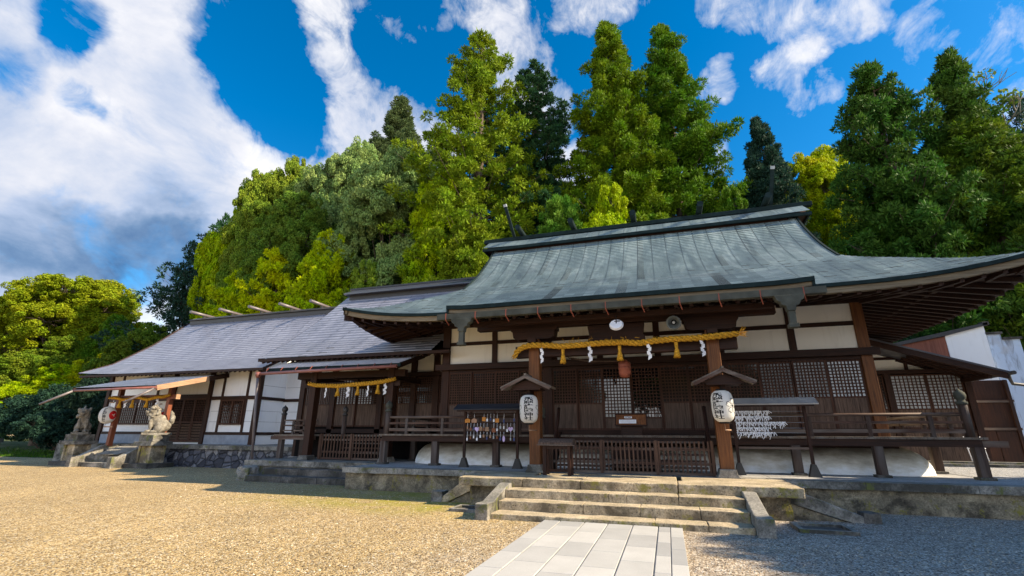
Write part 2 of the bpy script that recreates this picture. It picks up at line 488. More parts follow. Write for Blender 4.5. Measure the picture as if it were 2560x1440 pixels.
T = empty('entrance_steps', (-1.22, 10.65, 0), 'wide worn stone steps up to the main hall landing', 'steps')
for i, (y0, z0, z1) in enumerate(((10.64,-.1,.118),(11.16,.118,.315),(11.66,.315,.50))):
    mb = MB(); xs = [-3.855, -2.4+.5*i, -.4-.3*i, .9-.4*i if i else .6, 1.425]
    xs = sorted(xs)
    for j in range(4): rough_box(mb, xs[j]+.004, xs[j+1]-.004, y0, 12.52, z0 if i == 0 else z0-.02, z1, .2, .010, 70+i*5+j)
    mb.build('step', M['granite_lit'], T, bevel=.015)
for xa, xb in ((-4.14,-3.86),(1.43,1.71)):
    mb = MB()
    rough_box(mb, xa-.01, xb+.01, 10.42, 10.80, -.1, .33, .12, .01, 91)
    mb.prism([(10.80,-.1),(10.80,.31),(12.0,.60),(12.19,.60),(12.6,.48),(12.6,-.1)], 'x', xa, xb)
    mb.build('side_stone', M['granite'], T, bevel=.02)

def ramp_stone(name, xt, xb, y0, y1, label, end_dark):
    s = 1 if xb > xt else -1
    T = empty(name, (xt, y0, 0), label, 'stone rail')
    mb = MB(); mb.prism([(xt,.34),(xt,.52),(xt+s*.35,.52),(xb-s*.3,.12),(xb-s*.3,-.08)][::1], 'y', y0, y1)
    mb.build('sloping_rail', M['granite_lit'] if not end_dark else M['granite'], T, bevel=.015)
    mb = MB(); mb.prism([(xt,-.1),(xt,.33),(xb-s*.35,-.1)], 'y', y0+.04, y1-.04)
    mb.build('infill_stone', M['stone_wall'], T)
    mb = MB(); rough_box(mb, min(xb-s*.32, xb), max(xb-s*.32, xb), y0-.03, y1+.03, -.1, .2 if end_dark else .26, .1, .025 if end_dark else .01, 33)
    mb.build('end_block', M['granite_dark'] if end_dark else M['granite'], T, bevel=.01)
ramp_stone('stone_side_rail', 2.46, 4.15, 12.75, 13.1, 'sloping stone rail with dark broken end on the right of the landing', True)
ramp_stone('stone_side_rail', -5.13, -6.35, 12.75, 13.1, 'short sloping stone rail on the shaded left side of the landing', False)

def drain(xc, yc, w, d, lab):
    T = empty('drain_basin', (xc, yc, 0), lab, 'drain')
    mb = MB(); t_ = .09
    mb.box(xc-w, xc+w, yc-d, yc-d+t_, -.05, .07); mb.box(xc-w, xc+w, yc+d-t_, yc+d, -.05, .07)
    mb.box(xc-w, xc-w+t_, yc-d+t_, yc+d-t_, -.05, .07); mb.box(xc+w-t_, xc+w, yc-d+t_, yc+d-t_, -.05, .07)
    mb.build('frame', M['granite'], T, bevel=.008)
    mb = MB(); mb.box(xc-w+t_, xc+w-t_, yc-d+t_, yc+d-t_, .006, .012); mb.build('basin_floor', M['granite_dark'], T)
drain(2.75, 11.6, .5, .42, 'square stone drain frame in the gravel right of the steps')
drain(-4.75, 11.65, .42, .35, 'mossy square drain frame in the gravel left of the steps')

# pebbles scattered over the near court
def pebbles():
    r = np.random.default_rng(5); n = 9000
    y = r.uniform(5.5, 14., n); x = r.uniform(-1, 1, n)*y*.95 - y*.32
    keep = ~((x > -2.72) & (x < .18)) & ~((y > 10.3) & (x > -5.5) & (x < 4.4)) & ~((y > 14.3) & (x > -10.6))
    x = x[keep]; y = y[keep]; n = len(x)
    base = np.array([(1,0,0),(0,1,0),(-1,0,0),(0,-1,0),(0,0,.75),(0,0,-.3)])
    s = r.uniform(.006, .017, (n,1,1)); sc = r.uniform(.6, 1.3, (n,1,3)); a = r.uniform(0, PI, n)
    P = base[None]*s*sc
    c, s_ = np.cos(a)[:,None], np.sin(a)[:,None]
    X = P[:,:,0]*c-P[:,:,1]*s_+x[:,None]; Y = P[:,:,0]*s_+P[:,:,1]*c+y[:,None]; Z = P[:,:,2]
    V = np.stack([X, Y, Z], 2).reshape(-1, 3)
    fb = np.array([(0,1,4),(1,2,4),(2,3,4),(3,0,4)])
    F = (fb[None]+np.arange(n)[:,None,None]*6).reshape(-1, 3)
    me = D.meshes.new('loose_pebbles'); me.from_pydata(V.tolist(), [], F.tolist())
    t = NT('pebble'); g = t.new('ShaderNodeNewGeometry')
    me.materials.append(t.fin(t.ramp(g.outputs['Random Per Island'], [(0,(.20,.14,.08)),(.5,(.46,.34,.20)),(.85,(.62,.50,.34)),(1,(.72,.66,.55))]), .85, .2))
    o = obj_from('loose_pebbles', me); setp(o, 'loose beige pebbles lying on the gravel court', 'pebbles', kind='stuff')
pebbles()

# ================================================================ main worship hall
XC = -1.0
HALL = empty('worship_hall', (XC, 17.5, .7), 'large timber worship hall with curved patinated copper roof and white plaster panels', 'shrine hall')
PRO = [(13.8,5.50),(14.4,5.76),(15.4,6.28),(16.5,6.95),(17.3,7.40),(18.0,7.85),(18.9,8.48),(19.7,9.12),(20.4,9.75),(21.0,10.35),(21.5,10.95)]
def prof(y, P=PRO):
    if y <= P[0][0]: return P[0][1]
    n = len(P)
    for i in range(n-1):
        if y <= P[i+1][0]:
            y0, z0 = P[i]; y1, z1 = P[i+1]
            def sl(k):
                a = max(0, k-1); b = min(n-1, k+1)
                return (P[b][1]-P[a][1])/(P[b][0]-P[a][0])
            h = y1-y0; t = (y-y0)/h
            return (2*t**3-3*t**2+1)*z0+(t**3-2*t**2+t)*h*sl(i)+(-2*t**3+3*t**2)*z1+(t**3-t**2)*h*sl(i+1)
    return P[-1][1]
YE, YH, YR = 14.4, 17.7, 21.4
XL0, XR0, XL1, XR1 = -7.75, 6.05, -11.25, 9.4
def xlim(y):
    if y >= YH:
        k = (y-YH)/(YR-YH); e = .10*(1-k)**2
        return XL0-e-.0*(k), XR0+e
    k = (YH-y)/(YH-YE)
    return XL0-.10+(XL1-XL0+.10)*k, XR0+.10+(XR1-XR0-.10)*k
def lift(x, y):
    d = abs(x-(XL1+XR1)/2); k = max(0, (YH+1.2-y)/(YH+1.2-YE))
    return .50*max(0, (d-5.2)/5.1)**2.6*k**1.3
def S(x, y): return prof(y)+lift(x, y)

def course_surface(name, mat, ys, xl, zf, nu, parent, lip=.022, flip=False, rh=.17, v0=0.):
    """shingle courses as real overlapping steps; ys go from ridge to eave"""
    me = D.meshes.new(name); V = []; F = []; UV = []
    v = v0*rh; prev = None
    for i in range(len(ys)-1):
        ya, yb = ys[i], ys[i+1]
        a0, a1 = xl(ya); b0, b1 = xl(yb)
        base = len(V); row = []
        dv = rh
        for k in range(nu+1):
            xa = a0+(a1-a0)*k/nu; xb = b0+(b1-b0)*k/nu
            V += [(xa, ya, zf(xa, ya)), (xb, yb, zf(xb, yb)+lip), (xb, yb, zf(xb, yb))]
            row.append((xa, xb))
        for k in range(nu):
            p = base+k*3
            F.append((p, p+1, p+4, p+3) if not flip else (p+3, p+4, p+1, p)); u = row[k][0]; u2 = row[k+1][0]; w0 = row[k][1]; w1 = row[k+1][1]
            q = [(u, v), (w0, v+dv), (w1, v+dv), (u2, v)]
            UV += q if not flip else q[::-1]
            F.append((p+1, p+2, p+5, p+4) if not flip else (p+4, p+5, p+2, p+1)); UV += [(w0, v+dv-.03)]*4
        v += dv
    me.from_pydata(V, [], F)
    uvl = me.uv_layers.new(name='UVMap')
    uvl.data.foreach_set('uv', [c for q in UV for c in q])
    me.materials.append(mat)
    me.transform(Matrix.Translation(-wloc(parent)))
    return obj_from(name, me, parent)

def ylist(a, b, step):
    n = max(2, int(round(abs(b-a)/step))); return [a+(b-a)*i/n for i in range(n+1)]
ROOF = course_surface('roof', M['shingle'], ylist(YR, YE, .135), xlim, S, 56, HALL)
# back slope (mirrored about the ridge line y = 22), lower
bk = course_surface('rear_roof_slope', M['shingle'], ylist(2*22-YR, 2*22-YE, .5), lambda y: xlim(44-y), lambda x, y: S(x, 44-y), 20, ROOF, .02, True)
# hipped side skirts
def side_skirt(xe, x0, nm):
    s = 1 if xe > x0 else -1
    ys = []
    mb = MB(); n = 16; cols = 14
    V = []; F = []
    for i in range(n+1):
        k = i/n
        y0 = YH-(YH-YE)*k; y1 = 44-y0; x = x0+s*.1+(xe-x0-s*.1)*k
        for j in range(cols+1):
            y = y0+(y1-y0)*j/cols
            e = abs((y-22)/(22-YE)); zz = prof(y0)+.50*max(0, (e-.45)/.55)**2.6*k**1.3
            if j in (0, cols): zz = S(x, y0)
            V.append((x, y, zz))
    for i in range(n):
        for j in range(cols):
            a = i*(cols+1)+j; F.append((a, a+1, a+cols+2, a+cols+1))
    mb.add(V, F, True)
    o = mb.build('side_roof_slope', M['shingle'], ROOF)
    uvl = o.data.uv_layers.new(name='UVMap')
    for l in o.data.loops:
        c = o.data.vertices[l.vertex_index].co; uvl.data[l.index].uv = (c.y, c.x*1.2)
side_skirt(XR1, XR0, 'r'); side_skirt(XL1, XL0, 'l')
# gable triangles
for xg, s in ((XR0-.35, 1), (XL0+.35, -1)):
    pl = [(y, prof(y)-.12) for y in ylist(YH, YR, .35)]
    pl += [(44-y, z) for y, z in pl[::-1]]
    mb = MB(); mb.prism(pl, 'x', xg, xg+s*.06); mb.build('gable', M['wood_z'], HALL)
    for sgn in (1, -1):
        mb = MB()
        for i in range(len(pl)//2-1):
            (ya, za), (yb, zb) = pl[i], pl[i+1]
            if sgn < 0: ya, yb = 44-ya, 44-yb
            xa = XR0+.03 if s > 0 else XL0-.03
            mb.bar((xa, ya, za+.03), (xa, yb, zb+.03), .07, .26, (0,0,1))
        mb.build('bargeboard', M['patina_edge'], HALL)

# eaves: thin copper edge, timber fascia, soffit
def eave_run(pts, inward, nm, parent=HALL, h1=.07, h2=.24, depth=.16, fm='fascia'):
    """band hung under the roof edge along pts; inward = function giving the inner direction"""
    for nm_, mat, za, zb, ins in (('eave_edge', M['patina_edge'], .03, -h1, 0.0), ('fascia_board', M[fm], -h1, -h2, .07)):
        mb = MB(); V = []; F = []
        for p in pts:
            d = inward(p)
            a = (p[0]+d[0]*ins, p[1]+d[1]*ins); b = (p[0]+d[0]*(ins+depth), p[1]+d[1]*(ins+depth))
            V += [(a[0], a[1], p[2]+za), (b[0], b[1], p[2]+za), (b[0], b[1], p[2]+zb), (a[0], a[1], p[2]+zb)]
        for i in range(len(pts)-1):
            q = i*4
            for k in range(4): F.append((q+k, q+(k+1) % 4, q+4+(k+1) % 4, q+4+k))
        mb.add(V, F); mb.build(nm_, mat, parent)
N = 48
fr = [(XL1+(XR1-XL1)*i/N, YE-.02, S(XL1+(XR1-XL1)*i/N, YE)) for i in range(N+1)]
eave_run(fr, lambda p: (0, 1), 'front')
def zside(y):
    e = abs((y-22)/(22-YE)); return prof(YE)+.50*max(0, (e-.45)/.55)**2.6
for xe, s in ((XR1, -1), (XL1, 1)):
    pts = [(xe-s*.02, y, zside(y)) for y in ylist(YE, 44-YE, .5)]
    eave_run(pts, lambda p, s=s: (s, 0), 'side', fm='wood_y')
# soffit boards and rafters
def soff(x, y):
    """soffit height: gentle slope up from the eaves to the wall"""
    dx = max(0, (x-6.35)) if x > 0 else max(0, (-8.6-x)); dy = max(0, 17.5-y)
    d = max(dx, dy)
    k = d/3.1
    e = abs((y-22)/7.6) if dx >= dy else abs((x-XC)/10.3)
    return 6.16-.60*k + (.50*max(0, (e-.55)/.45)**2.6)*min(1, k*1.0)**1.3 - .0
mb = MB()
gx = [XL1+.1+(XR1-XL1-.2)*i/44 for i in range(45)]; gy = [YE+.08+(17.5-YE-.08)*j/8 for j in range(9)]
V = [(x, y, soff(x, y)) for y in gy for x in gx]
F = [(j*45+i, j*45+i+1, (j+1)*45+i+1, (j+1)*45+i) for j in range(8) for i in range(44)]
mb.add(V, F)
for xa, xb in ((6.35, XR1-.1), (XL1+.1, -8.6)):
    gx2 = [xa+(xb-xa)*i/8 for i in range(9)]; gy2 = [17.5+(29.5-17.5)*j/14 for j in range(15)]
    mb.add([(x, y, soff(x, y)) for y in gy2 for x in gx2], [(j*9+i, j*9+i+1, (j+1)*9+i+1, (j+1)*9+i) for j in range(14) for i in range(8)])
mb.build('soffit', M['wood_y'], HALL)
def rafter(a, b):
    mb = MB(); mb.bar(a, b, .10, .13); return mb.build('rafter', M['wood_y'], HALL)
n = 44
for i in range(n):
    x = -10.9+(9.0+10.9)*i/(n-1)
    if -6.2 < x < 3.8: ya = 14.5
    else: ya = 14.55
    yb = 17.5 if -8.6 < x < 6.35 else 17.5-( (x-6.35) if x > 0 else (-8.6-x))
    if yb-ya < .15: continue
    rafter((x, ya, soff(x, ya)-.07), (x, yb, soff(x, yb)-.07))
for xe, xw in ((XR1-.12, 6.35), (XL1+.12, -8.6)):
    for i in range(28):
        y = 14.9+i*.42
        xi = xw if y > 17.5 else xw+(1 if xe > 0 else -1)*(17.5-y)
        if abs(xe-xi) < .2: continue
        rafter((xe, y, soff(xe, y)-.07), (xi, y, soff(xi, y)-.07))
for xe, xw in ((XR1-.02, 6.35), (XL1+.02, -8.6)):
    mb = MB(); mb.bar((xe, YE+.12, soff(xe, YE+.1)-.10), (xw, 17.5, soff(xw, 17.5)-.16), .2, .24); mb.build('hip_rafter', M['wood_y'], HALL)
# purlins near the wall and at mid-eave
mb = MB(); mb.box(-9.9, 7.9, 16.05, 16.2, 5.80, 5.95); mb.build('eave_purlin', M['wood_x'], HALL)
mb = MB(); mb.box(7.75, 7.9, 16.2, 27, 5.80, 5.95); mb.build('eave_purlin', M['wood_y'], HALL)
mb = MB(); mb.box(-9.9, -9.75, 16.2, 27, 5.80, 5.95); mb.build('eave_purlin', M['wood_y'], HALL)

# porch roof swept forward over the steps
PX0, PX1 = -6.3, 3.85
PP = [(13.0,5.34),(13.6,5.60),(14.4,5.965),(15.5,6.48),(16.68,7.065)]
def zp(x, y): return max(prof(y, PP), prof(y)+.045)+.05*max(0, (abs(x-(PX0+PX1)/2)-4)/1.1)**2
proof = course_surface('porch_roof', M['shingle'], ylist(16.68, 13.0, .135), lambda y: (PX0, PX1), zp, 30, HALL, v0=34)
mb = MB()
for x in (PX0, PX1-.06):
    ys = ylist(13.0, 16.6, .3)
    mb.prism([(y, zp(x, y)+.0) for y in ys]+[(y, zp(x, y)-.22) for y in ys[::-1]], 'x', x, x+.06)
mb.build('verge_board', M['patina_edge'], HALL)
pts = [(PX0+(PX1-PX0)*i/20, 12.98, zp(PX0+(PX1-PX0)*i/20, 13.0)) for i in range(21)]
eave_run(pts, lambda p: (0, 1), 'porch', HALL, .09, .2)
mb = MB(); ys = ylist(13.1, 16.6, .5)
V = []; F = []
for y in ys: V += [(PX0+.06, y, prof(y, PP)-.2), (PX1-.06, y, prof(y, PP)-.2)]
for i in range(len(ys)-1): F.append((2*i, 2*i+1, 2*i+3, 2*i+2))
mb.add(V, F); mb.build('porch_soffit', M['wood_y'], HALL)
for i in range(26):
    x = PX0+.25+i*(PX1-PX0-.5)/25
    mb = MB(); mb.bar((x, 13.15, prof(13.15, PP)-.26), (x, 15.6, prof(15.6, PP)-.34), .09, .12); o = mb.build('porch_rafter', M['wood_y'], HALL)

# ridge house
mb = MB()
def ridge_block():
    x0, x1 = -7.55, 5.75
    m_ = MB(); m_.box(x0, x1, 21.25, 22.75, 10.35, 10.92); return m_.build('ridge_base', M['wood_x'], HALL)
ridge_block()
def zr(x, y): return 11.52-(abs(y-22))*.72 + .06*max(0, abs(x-XC)-5)/2
rr = course_surface('ridge_roof', M['shingle'], ylist(22.0, 21.05, .16), lambda y: (-8.25, 6.55), zr, 20, HALL, .02)
course_surface('rear_ridge_slope', M['shingle'], ylist(22.0, 22.95, .3), lambda y: (-8.25, 6.55), zr, 10, rr, .02, True)
mb = MB(); mb.box(-8.3, 6.6, 21.03, 21.13, 10.70, 10.84); mb.box(-8.3, 6.6, 22.87, 22.97, 10.70, 10.84)
mb.box(-8.28, -8.2, 21.1, 22.9, 10.72, 10.84); mb.box(6.5, 6.58, 21.1, 22.9, 10.72, 10.84)
mb.build('ridge_eave_board', M['patina_edge'], HALL)
mb = MB(); mb.prism([(21.13,10.82),(22,11.44),(22.87,10.82)], 'x', -8.2, 6.5); mb.build('ridge_core', M['wood_z'], HALL)
mb = MB(); mb.box(-8.55, 6.95, 21.86, 22.14, 11.50, 11.70); mb.build('ridge_beam', M['patina_edge'], HALL, bevel=.01)
for x in (-6.78, 5.32):
    mb = MB(); mb.bar((x-.42 if x < 0 else x+.20, 21.3, 13.35), (x-.02, 22.35, 11.2), .09, .15, (1,0,0))
    c = mb.build('crossed_finial', M['patina_edge'], HALL)
    mb = MB(); e = Vector((x-.42 if x < 0 else x+.20, 21.3, 13.35)); d = (e-Vector((x-.02, 22.35, 11.2))).normalized()
    mb.bar(e-d*.12, e+d*.02, .11, .17, (1,0,0)); mb.build('metal_cap', M['pane_pale'], c)
for x in (-6.45, -3.72, -.72, 2.3, 5.12):
    mb = MB(); mb.tube([(x, 21.1, 11.88), (x, 22.9, 11.88)], .14, 16)
    l = mb.build('ridge_billet', M['patina_edge'], HALL)

# ---- walls
W = 17.5
COLX = [-8.36, -4.12, 1.93, 6.18]
for x in COLX:
    mb = MB(); mb.box(x-.16, x+.16, W-.06, W+.26, .7, 6.12); mb.build('pillar', M['post'] if x > 6 else M['wood_z'], HALL, bevel=.012)  # right pillar in lighter timber, its sunlit orange put into the colour
mb = MB(); mb.box(-8.75, 6.52, W-.20, W-.062, 4.195, 4.43); mb.build('tie_beam', M['wood_x'], HALL, bevel=.008)
mb = MB(); mb.box(-8.2, 6.02, W-.03, W+.1, 4.10, 4.193); mb.build('lintel', M['wood_x'], HALL)
mb = MB(); mb.box(-8.2, 6.02, W-.05, W+.1, 1.755, 1.92); mb.build('sill', M['wood_x'], HALL)
mb = MB(); mb.box(-8.2, 6.02, W-.01, W+.08, 5.19, 5.33); mb.build('upper_beam', M['wood_x'], HALL)
mb = MB(); mb.box(-8.6, 6.4, W-.1, W+.1, 5.92, 6.12); mb.build('wall_plate', M['wood_x'], HALL)
for x in (-6.28, -2.15, -.1, 4.19):
    mb = MB(); mb.box(x-.11, x+.11, W-.02, W+.12, 4.43, 5.92); mb.build('stud', M['wood_z'], HALL)
xs = [-8.2, -6.39, -6.17, -4.28, -3.96, -2.26, -2.04, -.21, .01, 1.77, 2.09, 4.08, 4.30, 6.02]
for i in range(0, len(xs), 2):
    for z0, z1 in ((4.43, 5.19), (5.33, 5.92)):
        mb = MB(); mb.box(xs[i], xs[i+1], W+.03, W+.07, z0, z1); mb.build('plaster_panel', M['plaster'], HALL)
# leaves
def leaf_mesh(w, zb, lat0, lat1, nx, nz, pane):
    """one sliding leaf: frame, lattice, pane, board; returns four meshes, origin at leaf's lower left"""
    fr = MB(); f = .05
    z0, z1 = 1.92, 4.10
    fr.box(0, f, 0, .05, z0, z1); fr.box(w-f, w, 0, .05, z0, z1)
    fr.box(f, w-f, .002, .048, z0, z0+.06); fr.box(f, w-f, .002, .048, z1-.06, z1); fr.box(f, w-f, .002, .048, lat0-.05, lat0)
    la = MB(); a, b = f, w-f; g0, g1 = lat0, z1-.06
    for i in range(1, nx): x = a+(b-a)*i/nx; la.box(x-.017, x+.017, .008, .03, g0, g1)
    for j in range(1, nz): z = g0+(g1-g0)*j/nz; la.box(a, b, .012, .033, z-.017, z+.017)
    bo = MB()
    if lat0-.05 > z0+.08:
        k = max(2, int(w/.22))
        for i in range(k): bo.box(a+(b-a)*i/k+.002, a+(b-a)*(i+1)/k-.002, .018, .036, z0+.06, lat0-.05)
    pa = MB(); pa.box(a, b, .037, .041, g0, g1)
    return fr, la, bo, pa
def leaf(x0, x1, lat0, nx, nz, parent=HALL, y=W, pane='glass', dz=0):
    fr, la, bo, pa = leaf_mesh(x1-x0, 0, lat0, 0, nx, nz, 0)
    def sh(mb): mb.v = [(a+x0, b+y, c+dz) for a, b, c in mb.v]; return mb
    f = sh(fr).build('lattice_door', M['lat'], parent)
    sh(la).build('lattice', M['lat'], f)
    if bo.v: sh(bo).build('door_board', M['board'], f)
    sh(pa).build('pane', M[pane], f)
def bay(a, b, n, lat0, nx, nz, pane):
    for i in range(n):
        x0 = a+(b-a)*i/n; x1 = a+(b-a)*(i+1)/n
        leaf(x0+.004, x1-.004, lat0, nx, nz, y=W-.02+.052*(i % 2), pane=pane if isinstance(pane, str) else pane[i])
bay(-8.2, -4.28, 4, 2.88, 9, 12, 'glass')
bay(2.09, 6.02, 4, 2.95, 9, 11, ['glass','pane_dim','pane_mid','pane_pale'])  # pane colours step paler to stand in for reflected sky
for i, (a, b, l0) in enumerate(((-3.96,-3.03,2.86),(-3.03,-2.11,2.86),(-2.11,-1.1,2.36),(-1.1,-.1,2.36),(-.1,.83,2.86),(.83,1.77,2.86))):
    leaf(a+.004, b-.004, l0, 8, 11 if l0 > 2.5 else 15, y=W-.02+.052*(i % 2), pane='glass' if l0 > 2.5 else 'glass_bright')
# dark interior box, side and rear walls
mb = MB(); mb.box(-8.15, 5.95, W+.12, W+.16, 1.7, 6.0); mb.build('inner_shade_screen', M['dark'], HALL)  # near-black sheet stands for the shade behind the doors
for x, nm in ((-8.36, 'l'), (6.18, 'r')):
    mb = MB(); mb.box(x-.05, x+.05, W+.26, 26.4, 1.75, 6.0); mb.build('side_wall', M['plaster'], HALL)
    for y in (20.4, 23.4, 26.4):
        mb = MB(); mb.box(x-.15, x+.15, y-.15, y+.15, .7, 6.1); mb.build('pillar', M['wood_z'], HALL)
    mb = MB(); mb.box(x-.08, x+.08, W+.26, 26.3, 4.195, 4.43); mb.build('tie_beam', M['wood_y'], HALL)
    mb = MB(); mb.box(x-.08, x+.08, W+.26, 26.3, 1.76, 2.9); mb.build('side_boarding', M['board'], HALL)
mb = MB(); mb.box(-8.3, 6.1, 26.3, 26.4, .7, 6.1); mb.build('rear_wall', M['plaster'], HALL)

# ---- white plaster mound under the floor (rounded ends)
mb = MB(); n = 10; prof_m = [(math.cos(PI/2*i/n), math.sin(PI/2*i/n)) for i in range(n+1)]
V = []; F = []
pathm = [(-9.55, 24.), (-9.55, 18.2)] ; ring = []
def ringpt(px, py, nx_, ny_):
    # foot at (px,py), outward normal (nx,ny); returns quarter-round from foot to top
    out = []
    for c, s_ in prof_m: out.append((px-nx_*(1-c)*.95, py-ny_*(1-c)*.95, .7+.78*s_))
    return out
ring.append(ringpt(-9.6, 24, -1, 0)); ring.append(ringpt(-9.6, 18.0, -1, 0))
for i in range(1, 8):
    a = PI/2*i/8; ring.append(ringpt(-8.3-1.3*math.cos(a), 18.0-1.35*math.sin(a), -math.cos(a), -math.sin(a)))
for i in range(13): ring.append(ringpt(-8.3+(6.1+8.3)*i/12, 16.65, 0, -1))
for i in range(1, 8):
    a = PI/2*i/8; ring.append(ringpt(6.1+1.25*math.sin(a), 18.0-1.35*math.cos(a), math.sin(a), -math.cos(a)))
ring.append(ringpt(7.35, 18.0, 1, 0)); ring.append(ringpt(7.35, 24, 1, 0))
m_ = len(prof_m)
for r_ in ring: V += r_
for i in range(len(ring)-1):
    for k in range(m_-1): a = i*m_+k; F.append((a, a+m_, a+m_+1, a+1))
mb.add(V, F, True); mb.build('plaster_mound', M['mound'], HALL)
mb = MB(); mb.box(-8.5, 6.3, 17.35, 17.5, .7, 1.62); mb.build('underfloor_shade_panel', M['dark'], HALL)  # near-black panel stands for the shade under the floor
mb = MB(); mb.box(-8.6, 6.4, 17.2, 17.34, 1.42, 1.6); mb.build('ground_beam', M['wood_x'], HALL)

# ---- veranda
VX0, VX1, VY = -10.2, 7.9, 15.9
mb = MB()
x = VX0
while x < VX1-.01:
    wd = min(.24, VX1-x); mb.box(x+.003, x+wd-.003, VY+random.uniform(-.012,.012), W-.07, 1.69, 1.75); x += .24
y = W-.06
while y < 23.8:
    mb.box(6.4, VX1+random.uniform(-.01,.01), y, y+.235, 1.69, 1.75); mb.box(VX0+random.uniform(-.01,.01), -8.6, y, y+.235, 1.69, 1.75); y += .24
mb.build('veranda_floor', M['grey_y'], HALL)
mb = MB(); mb.box(VX0+.1, VX1-.12, VY+.06, VY+.2, 1.50, 1.688); mb.build('edge_beam', M['wood_x'], HALL)
mb = MB(); mb.box(VX1-.12, VX1+.45, VY+.12, VY+.26, 1.50, 1.66); mb.build('beam_end', M['grey_x'], HALL)
mb = MB(); mb.box(VX1-.26, VX1-.12, VY+.2, 23.5, 1.50, 1.688); mb.box(VX0+.12, VX0+.26, VY+.2, 23.5, 1.5, 1.688); mb.build('side_beam', M['wood_y'], HALL)
def vpost(x, y):
    mb = MB(); mb.box(x-.11, x+.11, y-.11, y+.11, .76, 1.50); p = mb.build('veranda_post', M['grey_z'], HALL, bevel=.008)
    mb = MB(); mb.box(x-.17, x+.17, y-.17, y+.17, .697, .765); mb.build('stone_base', M['granite_dark'], p, bevel=.01)
for x in (-10.05, -7.95, -5.65, 3.45, 5.45, 7.68): vpost(x, 16.05)
for y in (18.3, 20.5, 22.7): vpost(7.68, y); vpost(-10.05, y)
# railings
def rail_run(a, b, posts):
    a = Vector(a); b = Vector(b)
    mat = M['grey_x'] if abs(b.x-a.x) > abs(b.y-a.y) else M['grey_y']
    d = (b-a).normalized()
    mb = MB(); mb.tube([a+Vector((0,0,2.34)), b+Vector((0,0,2.34))], .045, 10); mb.build('handrail', mat, HALL)
    for z, h in ((2.13,.07), (1.90,.10)):
        mb = MB(); mb.bar(a+Vector((0,0,z)), b+Vector((0,0,z)), .09, h); mb.build('rail', mat, HALL)
    for i in range(posts):
        p = a+(b-a)*((i+.5)/posts)
        mb = MB(); mb.box(p.x-.05, p.x+.05, p.y-.05, p.y+.05, 1.75, 2.3); mb.build('baluster', M['grey_z'], HALL)
def finial_post(x, y, z0=1.75, zt=3.0, parent=HALL, r=.105):
    mb = MB(); mb.tube([(x,y,z0),(x,y,zt-.42)], r, 16); p = mb.build('newel_post', M['grey_z'], parent)
    z = zt-.42
    mb = MB(); mb.lathe(x, y, [(r*.9,z),(r*1.25,z+.02),(r*1.25,z+.07),(r*.85,z+.09),(r*.8,z+.13),(r*1.15,z+.17),(r*1.3,z+.24),(r*1.1,z+.32),(r*.45,z+.38),(.01,z+.43)], 16)
    mb.build('finial', M['patina_trim'] if parent is HALL else M['iron'], p)
rail_run((1.75, 16.0, 0), (7.5, 16.0, 0), 4)
rail_run((-9.85, 16.0, 0), (-4.05, 16.0, 0), 4)
rail_run((7.58, 16.1, 0), (7.58, 23.6, 0), 5)
rail_run((-9.93, 16.1, 0), (-9.93, 19.8, 0), 3)
finial_post(7.58, 16.0, 1.75, 3.0); finial_post(-9.93, 16.0, 1.75, 2.95); finial_post(-4.0, 16.0, 1.75, 2.7, HALL, .09); finial_post(1.7, 16.0, 1.75, 2.7, HALL, .09)
# wooden stair behind the fence
for i in range(5):
    mb = MB(); z = .9+i*.17; y = 14.95+i*.21
    mb.box(-3.3, 1.0, y, y+.27, z-.05, z); mb.build('stair_tread', M['grey_x'], HALL)
for x in (-3.42, 1.12):
    mb = MB(); mb.prism([(14.8,.7),(14.8,.95),(15.9,1.85),(16.1,1.85),(16.1,1.6),(15.1,.7)], 'x', x-.06, x+.06); mb.build('stair_string', M['wood_y'], HALL)
    pts = [(x, 14.85+1.15*t_, 1.35+1.25*t_-.25*math.sin(PI*t_)) for t_ in [i/8 for i in range(9)]]
    mb = MB(); mb.tube(pts, .055, 10); mb.build('stair_handrail', M['wood_y'], HALL)

# ---- porch posts, beams, brackets
for x in (-3.80, 1.42):
    mb = MB(); mb.box(x-.17, x+.17, 14.23, 14.57, .9, 4.92); p = mb.build('porch_post', M['post'], HALL, bevel=.02)
    mb = MB(); mb.prism([(x-.30,.697),(x+.30,.697),(x+.22,.80),(x+.20,.92),(x-.20,.92),(x-.22,.80)], 'y', 14.14, 14.66)
    mb.build('stone_base', M['granite'], p, bevel=.02)
    mb = MB(); mb.prism([(x-.75,4.92),(x+.75,4.92),(x+.75,5.02),(x-.75,5.02)], 'y', 14.2, 14.6)
    mb.prism([(x-.5,4.64),(x+.5,4.64),(x+.66,4.70),(x+.7,4.915),(x-.7,4.915),(x-.66,4.70)], 'y', 14.18, 14.62)
    mb.build('bracket_block', M['wood_x'], HALL)
    mb = MB(); mb.prism([(14.6,4.62),(14.6,4.90),(15.5,5.0),(16.6,4.86),(17.3,4.6),(17.3,4.43),(16.5,4.62),(15.5,4.74)], 'x', x-.1, x+.1); mb.build('curved_tie', M['wood_y'], HALL)
    mb = MB(); mb.box(x-.13, x+.13, 13.95, 14.22, 4.5, 4.62); mb.build('beam_nose', M['wood_y'], HALL)
mb = MB(); mb.box(-5.75, 3.15, 14.26, 14.54, 5.02, 5.30); mb.build('porch_purlin', M['wood_x'], HALL, bevel=.015)
mb = MB(); mb.box(-5.6, 2.95, 13.55, 13.75, 5.02, 5.16); mb.build('outer_purlin', M['wood_x'], HALL, bevel=.01)
mb = MB(); mb.box(-4.42, 2.07, 14.28, 14.52, 4.08, 4.44); mb.build('rope_beam', M['wood_x'], HALL, bevel=.015)
